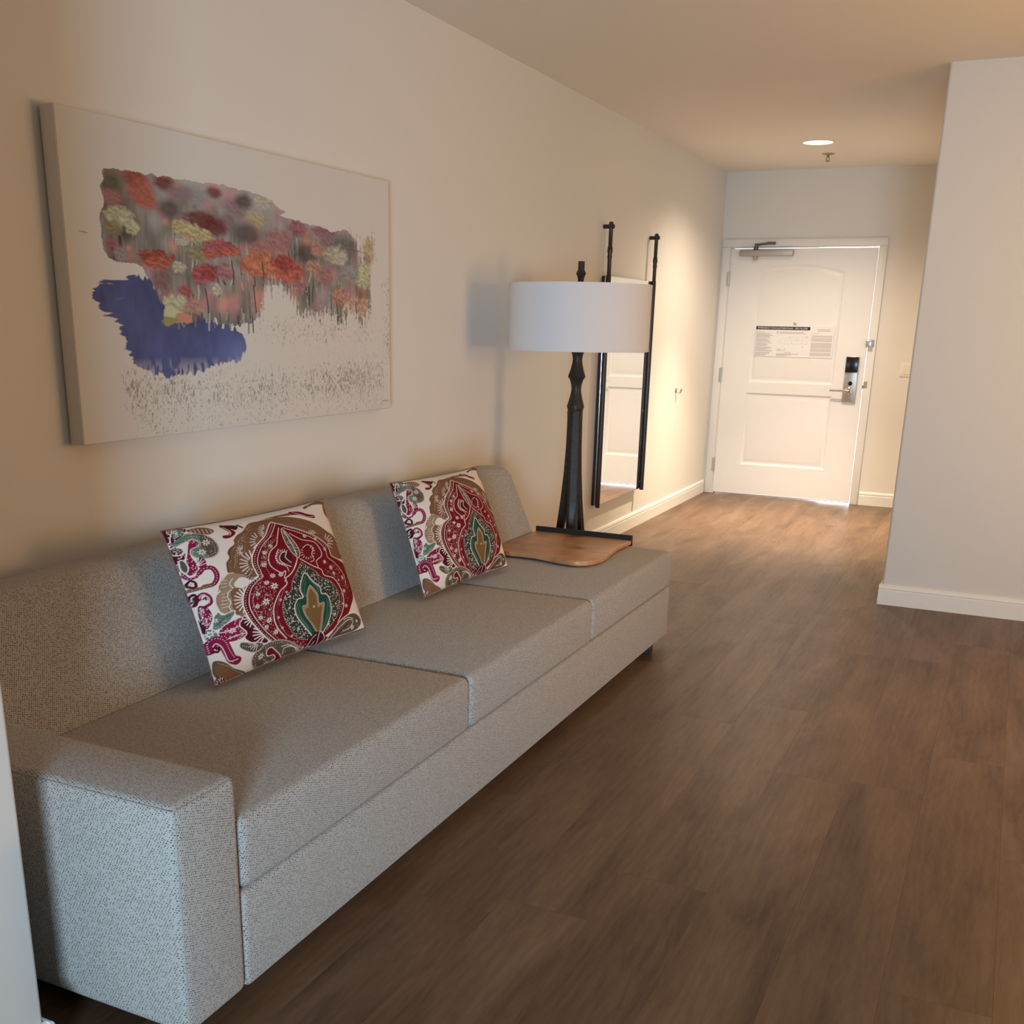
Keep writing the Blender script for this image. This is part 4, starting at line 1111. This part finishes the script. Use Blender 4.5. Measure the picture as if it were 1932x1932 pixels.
def pillow_surface(C, U, V, T, k=.035, sgn=1):
    BL, BR, TL, TR = [np.array(c) for c in C]
    a, b = 2 * U - 1, 2 * V - 1
    a2, b2 = a * (1 - k * (1 - b * b)), b * (1 - k * (1 - a * a))
    s, t = ((a2 + 1) / 2)[..., None], ((b2 + 1) / 2)[..., None]
    P = (1 - s) * (1 - t) * BL + s * (1 - t) * BR + (1 - s) * t * TL + s * t * TR
    n = np.cross(BR - BL + TR - TL, TL - BL + TR - BR); n /= np.linalg.norm(n)
    h = T * np.clip((1 - a * a) * (1 - b * b), 0, 1) ** .5 * (1 - .125 * (a * a + b * b))
    w = (fbm(U * 5 + 3, V * 5, 40, 2) - .5) * .010 * np.clip((1 - a * a) * (1 - b * b), 0, 1) ** .5
    return P + sgn * n * (h + w)[..., None]
def pillow(C, label, gi):
    C = [np.array(c) for c in C]; base = (C[0] + C[1]) / 2
    r = empty('throw_pillow', tuple(base), label, 'pillow', 'paisley throw pillows on the sofa')
    n = PP.nx
    F_ = pillow_surface(C, PP.U / 1000, PP.V / 1000, .085)
    g = np.linspace(0, 1, 64); gu, gv = np.meshgrid(g, g); Bk = pillow_surface(C, gu, gv, .035, sgn=-1)
    ii = np.round(g * (n - 1)).astype(int)
    Bc = PP.C[np.ix_(ii, ii)][:, ::-1]
    grid_mesh('cover', F_, PP.C, PRINTP, r, (Bk, Bc))
    edge = [(u, 0.) for u in np.linspace(0, 1, 24)] + [(1., v) for v in np.linspace(0, 1, 24)][1:] + [(u, 1.) for u in np.linspace(1, 0, 24)][1:] + [(0., v) for v in np.linspace(1, 0, 24)][1:]
    E_ = pillow_surface(C, np.array([e[0] for e in edge]), np.array([e[1] for e in edge]), 0.)
    obj('edge_seam', bm_tube([tuple(q) for q in E_], .0030, 6), plain('pillow_edge', lin((120, 92, 84)), .9, var=.4, bscale=60), r)
    return r
pillow([(.542, -7.371, .462), (.612, -6.708, .475), (.34, -7.315, .863), (.40, -6.617, .86)],
       'red and white paisley throw pillow leaning on the sofa, nearer to the armrest', 0)
pillow([(.569, -6.230, .465), (.622, -5.612, .47), (.34, -6.081, .844), (.41, -5.490, .844)],
       'red and white paisley throw pillow leaning on the sofa beside the wooden table', 1)

# ------------------------------------------------------------------ canvas print
FIELD = [(92,848),(138,849),(201,852),(250,853),(315,856),(349,857),(415,857),(468,852),(512,846),(541,835),(561,818),(591,805),(569,791),(590,782),(617,776),(642,774),(674,769),(720,762),(775,753),(807,772),(840,748),(858,721),(862,678),(864,626),(875,672),(881,738),(915,754),(933,742),(934,679),(925,632),(913,555),(916,503),(907,449),(887,413),(871,390),(841,417),(819,424),(800,382),(767,401),(733,421),(684,413),(632,426),(614,467),(590,513),(560,528),(518,522),(502,482),(497,422),(461,382),(427,363),(394,369),(342,390),(302,381),(244,374),(217,397),(201,456),(194,489),(181,528),(169,559),(151,568),(122,568),(98,576),(83,595),(79,632),(75,669),(77,701),(83,727),(87,759),(83,794),(92,817)]
BLUE = [(52,481),(69,504),(94,511),(118,515),(140,530),(170,527),(178,520),(194,489),(206,450),(217,409),(234,377),(282,384),(332,394),(368,378),(394,366),(426,347),(441,310),(437,271),(422,243),(378,242),(335,224),(284,208),(234,197),(188,207),(153,220),(134,232),(122,283),(110,300),(104,334),(99,376),(87,403),(69,397),(61,409),(68,422),(54,437)]
BLOOMS = [(107,805,22,37,'olive',0.8,4),(166,833,32,26,'red',0.6,5),(177,793,34,47,'orange',0.6,6),(235,832,27,25,'dred',0.7,5),(192,764,26,23,'orange',0.7,5),(368,828,23,21,'dred',0.8,4),(312,808,40,28,'lgrey',1,4),(428,789,38,33,'mauve',0.8,5),(456,815,28,24,'dark',0.9,4),(517,823,35,26,'pale',0.5,5),(492,757,32,31,'yellow',0.6,5),(244,751,28,29,'dark',1,4),(275,807,33,29,'mauve',1,5),(394,728,31,35,'mauve',0.8,5),(109,764,25,24,'pink',0.9,5),(462,702,46,38,'dark',1,4),(565,690,46,49,'pink',0.5,6),(517,658,35,32,'pink',0.6,5),(629,749,33,37,'rose',0.35,6),(727,746,48,25,'rose',0.5,5),(658,655,40,41,'dark',0.9,5),(705,678,34,33,'salmon',0.5,5),(817,694,51,58,'grey',0.8,5),(773,661,51,43,'pale',0.35,8),(740,713,27,28,'mauve',0.6,5),(328,730,61,31,'dred',0.5,7),(367,712,37,35,'dred',0.6,5),(132,672,25,38,'dark',0.9,4),(118,712,37,31,'paley',0.3,7),(149,680,19,29,'paley',0.3,5),(108,673,20,24,'yolive',0.5,5),(100,619,18,27,'rose',0.7,5),(119,594,17,22,'lgrey',0.7,4),(279,699,33,26,'yellow',0.25,8),(301,679,37,34,'yellow',0.3,8),(341,679,20,25,'yellow',0.25,5),(271,649,17,13,'pale',0.25,5),(313,616,38,30,'yolive',0.4,7),(200,595,45,27,'red',0.2,12),(208,576,37,23,'redor',0.2,10),(380,642,53,34,'rose2',0.2,12),(405,639,33,22,'redor',0.2,9),(348,614,23,18,'redor',0.25,7),(492,604,65,51,'orange2',0.18,13),(532,583,79,47,'orange2',0.18,14),(599,582,61,54,'redor',0.18,12),(581,614,44,35,'red',0.25,9),(324,546,38,33,'rose2',0.2,10),(345,560,26,31,'red',0.25,8),(392,563,32,31,'pink',0.3,7),(363,497,14,25,'paley',0.15,4),(683,609,34,31,'salmon',0.4,6),(729,568,26,35,'pink',0.3,5),(628,529,26,24,'pink',0.3,5),(262,567,20,21,'pale',0.3,6),(214,520,28,41,'rosebr',0.8,5),(273,488,24,23,'rose2',0.6,6),(247,440,41,39,'paley',0.3,9),(295,435,35,33,'salmon',0.4,8),(264,404,44,24,'yolive',0.5,8),(293,398,29,18,'rosebr',0.6,6),(899,712,30,47,'yellow',0.3,6),(890,614,31,34,'paley',0.25,6),(885,566,38,33,'paley',0.2,6),(784,492,36,40,'salmon',0.25,7),(850,455,53,42,'salmonp',0.2,9),(822,593,38,37,'lgrey',0.5,6)]

CYA, CYB, CZA, CZB, CXF = -7.2871, -5.5873, 1.0749, 1.9486, .0568
def paint_canvas(nx=940, ny=640):
    rel = lambda c: np.clip(np.array(lin(c)) / np.array(lin((176, 158, 138))), 0, 1.15) * np.array((.69, .67, .635))
    white = np.array((.69, .67, .635))
    p = Paint(nx, ny, white); U, V = p.U, p.V
    x, y = U * 1.70 / 1000, V * .874 / 1000           # metres on the canvas
    full = (slice(0, ny), slice(0, nx))
    PAL = dict(olive=(92, 80, 52), red=(152, 56, 44), orange=(178, 82, 54), dred=(112, 42, 36), lgrey=(142, 128, 116), mauve=(138, 100, 96), dark=(80, 62, 54), pale=(176, 158, 126), yellow=(178, 150, 94), pink=(160, 98, 90), rose=(150, 82, 88), salmon=(178, 116, 90), grey=(104, 94, 86), paley=(178, 164, 118), yolive=(140, 122, 74), redor=(178, 78, 54), rose2=(160, 66, 64), orange2=(186, 100, 62), rosebr=(128, 84, 74), salmonp=(188, 138, 104))
    # faint dry-brush grain in the lower ground
    clump = fbm(x * 7, y * 7, 3, 4); spk = fbm(x * 250, y * 105, 9, 3); spk2 = fbm(x * 120, y * 90, 19, 3)
    d = np.clip((330 - V) / 210, 0, 1) * np.clip((U - 70) / 60, 0, 1) * np.clip((1010 - U) / 40, 0, 1)
    d = d * (.40 + 1.0 * np.exp(-((U - 150) / 110) ** 2 - ((V - 190) / 80) ** 2) + 1.0 * np.exp(-((U - 880) / 120) ** 2 - ((V - 190) / 90) ** 2) + .6 * np.exp(-((U - 560) / 260) ** 2 - ((V - 150) / 70) ** 2))
    d = np.maximum(d, .75 * np.clip((U - 945) / 50, 0, 1) * np.clip((V - 120) / 100, 0, 1) * np.clip((640 - V) / 90, 0, 1))
    d = np.maximum(d, .55 * np.exp(-((V - 350) / 70) ** 2) * np.clip((U - 430) / 120, 0, 1) * np.clip((960 - U) / 60, 0, 1))
    lvl = d * (.45 + .9 * (clump - .35))
    p.put(full, np.clip((spk - (.80 - .42 * lvl)) * 9, 0, 1) * np.clip(d * 2, 0, .72), rel((96, 84, 70)))
    p.put(full, np.clip((spk2 - (.76 - .22 * d)) * 7, 0, 1) * np.clip(d * 1.5, 0, .5), rel((124, 110, 94)))
    def soft_mask(P, rough, sl=full, n=4):
        k = rough * (.30 + .70 * np.clip((560 - V) / 160, 0, 1))
        wob = (fbm(x * 17, y * 34, 21, 4) - .5) * k * 4.0; wob2 = (fbm(x * 40 + 9, y * 15, 27, 4) - .5) * k * 4.6
        q = Paint.__new__(Paint); q.U, q.V = U + wob, V + wob2
        return q.inside(np.array(smooth_pts(P, n)), sl).astype(float)
    # blooms field
    fm = soft_mask(FIELD, 12)
    low = np.clip((600 - V) / 200, 0, 1)                 # towards its lower edge the field dissolves into stems
    def blur(m, r, ax):
        cs = np.cumsum(np.pad(m, [(r + 1, r) if k == ax else (0, 0) for k in (0, 1)], mode='edge'), ax); n_ = m.shape[ax]
        return (np.take(cs, np.arange(n_) + 2 * r + 1, ax) - np.take(cs, np.arange(n_), ax)) / (2 * r + 1)
    soft = blur(blur(blur(fm, 16, 1), 30, 0), 14, 0)
    stem = fbm(x * 150, y * 12, 33, 4); spl = fbm(x * 130, y * 90, 35, 3); mixn = .6 * stem + .4 * spl
    torn = np.clip((soft - (.10 + .95 * np.clip((mixn - .28) / .44, 0, 1))) * 6 + .5, 0, 1)
    lowmix = np.clip(low * 1.6, 0, 1) * np.clip((U - 450) / 60, 0, 1)
    lowmix = np.maximum(lowmix, .8 * np.clip((U - 820) / 60, 0, 1))
    fm = fm * (1 - lowmix) + torn * lowmix
    keep = p.C.copy()
    n1 = fbm(x * 16, y * 12, 41, 3)[..., None]; n2 = fbm(x * 60, y * 9, 47, 3)[..., None]
    bg = rel((88, 76, 62)) * (1 - n1) * 1.0 + rel((146, 130, 114)) * n1
    bg = bg * (.50 + .66 * n2)
    up_ = np.clip((V - 690) / 130, 0, 1)[..., None] * np.clip((U - 170) / 120, 0, 1)[..., None]
    bg = bg * (1 - up_ * .8) + rel((146, 130, 116)) * up_ * .8
    p.C[:] = bg
    rr = np.random.RandomState(4)
    for k in range(170):                                  # stems
        sx = rr.uniform(80, 980); sy = rr.uniform(330, 720); L = rr.uniform(40, 150); c = rel([(62, 54, 44), (150, 136, 118), (98, 92, 70), (120, 106, 92)][rr.randint(4)])
        P = [np.array((sx + rr.uniform(-6, 6) * t, sy - L * t)) for t in (0, .35, .7, 1)]
        p.stroke(P, rr.uniform(1.5, 6), c)
    for k in range(240):                                  # small out-of-focus spots
        sx, sy = rr.uniform(80, 980), rr.uniform(420, 880); r_ = rr.uniform(6, 20)
        c = rel([PAL['dark'], PAL['mauve'], PAL['pink'], PAL['lgrey'], PAL['olive'], PAL['salmon']][rr.randint(6)])
        sl = p.win(sx - 2 * r_, sx + 2 * r_, sy - 3 * r_, sy + 3 * r_)
        if sl: p.put(sl, .65 * np.exp(-((U[sl] - sx) / r_) ** 2 - ((V[sl] - sy) / (r_ * 1.6)) ** 2), c)
    for (bx, by, rx, ry, cname, so, np_) in BLOOMS:
        c = rel(PAL[cname]); c = (c * .80 + .20 * c.mean()) * .72; sl = p.win(bx - rx * 1.7, bx + rx * 1.7, by - ry * 1.8, by + ry * 1.8)
        if not sl: continue
        dx, dy = (U[sl] - bx) / rx, (V[sl] - by) / ry; ph = (bx * 7 + by * 3) % 6.28
        rad = np.hypot(dx, dy); th = np.arctan2(dy, dx)
        wob = (fbm(x[sl] * 40 + ph, y[sl] * 40, 61, 3) - .5)
        edge = 1 + (.05 * np.cos(np_ * th + ph + 4 * wob) + .05 * np.cos((np_ + 3) * th - ph)) * (1 - so * .6) + wob * .95 * (1 - so)
        a = np.clip((edge - rad) / (.07 + .75 * so) + .5 * so, 0, 1) * (1 - .22 * so)
        pet = fbm(th * 2.2 + ph * 9 + 40, rad * 2.2 + wob * 2 + 30, 65, 3)
        lay = .5 + .5 * np.cos((dx * .55 + dy) * 9 + 3 * dx * dx + wob * 13)
        tone = (1 - .7 * so) * (.75 * pet + .42 * lay - .56)
        cc = np.clip(c * (.92 + 1.0 * tone[..., None]) + np.array((.05, .045, .035)) * np.clip(tone, 0, 1)[..., None], 0, .8)
        p.C[sl] = p.C[sl] * (1 - a[..., None]) + cc * a[..., None]
    for (sx, sy, L) in ((655, 335 + 190, 120), (330, 500, 130), (475, 520, 190), (560, 470, 130), (770, 470, 150), (850, 470, 150), (915, 430, 130), (410, 600, 80), (505, 610, 90)):
        p.stroke([np.array((sx, sy)), np.array((sx + 5, sy - L / 2)), np.array((sx + 2, sy - L))], 3.5, rel((66, 54, 46)))
    p.C[:] = keep * (1 - fm[..., None]) + p.C * fm[..., None]
    # blue brush patch, its dry bristle ends at the left
    bmk = soft_mask(BLUE, 6, full, 1)
    bn = fbm(x * 9, y * 9, 71, 4); bf = fbm(x * 70, y * 24, 77, 2)
    fade = 1 - .9 * np.clip((265 - V) / 90, 0, 1) * np.clip((fbm(x * 70, y * 22, 83, 3) - .45) * 8, 0, 1)
    bc = rel((44, 42, 64)) * (1 - bn)[..., None] + rel((72, 74, 106)) * bn[..., None]
    lightr = np.exp(-((U - 440) / 75) ** 2 - ((V - 255) / 70) ** 2)[..., None] * .55
    bc = (bc * (1 - lightr) + rel((100, 106, 136)) * lightr) * (.88 + .24 * bf[..., None])
    bl = blur(blur(bmk, 10, 1), 10, 0)
    bris = np.where(U < 150, fbm(x * 12, y * 120, 91, 3), fbm(x * 60, y * 22, 93, 3))
    ragged = np.clip((bl - (.22 + .62 * np.clip((bris - .28) / .44, 0, 1))) * 7 + .5, 0, 1)
    a = ragged * fade * .97
    p.C[:] = p.C * (1 - a[..., None]) + bc * a[..., None]
    for k in range(16):                                   # stems reaching down over the blue
        sx = 215 + 17 * k + rr.uniform(-5, 5); sy = rr.uniform(395, 420); L = rr.uniform(25, 62)
        p.stroke([np.array((sx, sy)), np.array((sx + rr.uniform(-4, 4), sy - L))], rr.uniform(2, 5), rel([(70, 62, 58), (140, 128, 116), (104, 94, 86)][k % 3]))
    for (bx, by, rx, ry, cname, so, np_) in ((238, 408, 30, 26, 'paley', 0, 0), (262, 396, 24, 20, 'salmon', 0, 0), (226, 388, 22, 16, 'yolive', 0, 0)):
        sl = p.win(bx - rx * 1.5, bx + rx * 1.5, by - ry * 1.5, by + ry * 1.5)
        dx, dy = (U[sl] - bx) / rx, (V[sl] - by) / ry; w_ = fbm(x[sl] * 40, y[sl] * 40, 97, 3)
        p.put(sl, np.clip((1 + (w_ - .5) * 1.2 - np.hypot(dx, dy)) * 4, 0, 1), rel(PAL[cname]) * (.55 + .5 * w_.mean()))
    for (a_, b_, c_, d_) in ((30, 651, 16, -3), (100, 452, 14, 6), (700, 745, 60, -8), (775, 740, 60, 14), (800, 700, 70, -10), (850, 690, 60, -16), (690, 700, 50, 4)):
        p.stroke([np.array((a_, b_)), np.array((a_ + c_ * .6, b_ + d_ * .3)), np.array((a_ + c_, b_ + d_))], 2.2, rel((104, 92, 84)))
    p.stroke([np.array((962, 32)), np.array((968, 37)), np.array((972, 31)), np.array((978, 37)), np.array((984, 32)), np.array((990, 35))], 2.2, rel((92, 80, 74)))
    return p
cv = empty('canvas_painting', (0, (CYA + CYB) / 2, CZA), 'large canvas print of red and orange flowers with a blue brush patch above the sofa', 'painting')
obj('stretcher', bm_box((.0075, CYA, CZA), (CXF - .0006, CYB, CZB), .0035, 2), CANVS, cv)
cp = paint_canvas()
fu, fv = cp.U / 1000, cp.V / 1000; e_ = .003
Pf = np.stack([np.full(fu.shape, CXF), CYA + e_ + fu * (CYB - CYA - 2 * e_), CZA + e_ + fv * (CZB - CZA - 2 * e_)], -1)
grid_mesh('printed_face', Pf, cp.C, PRINTC, cv)
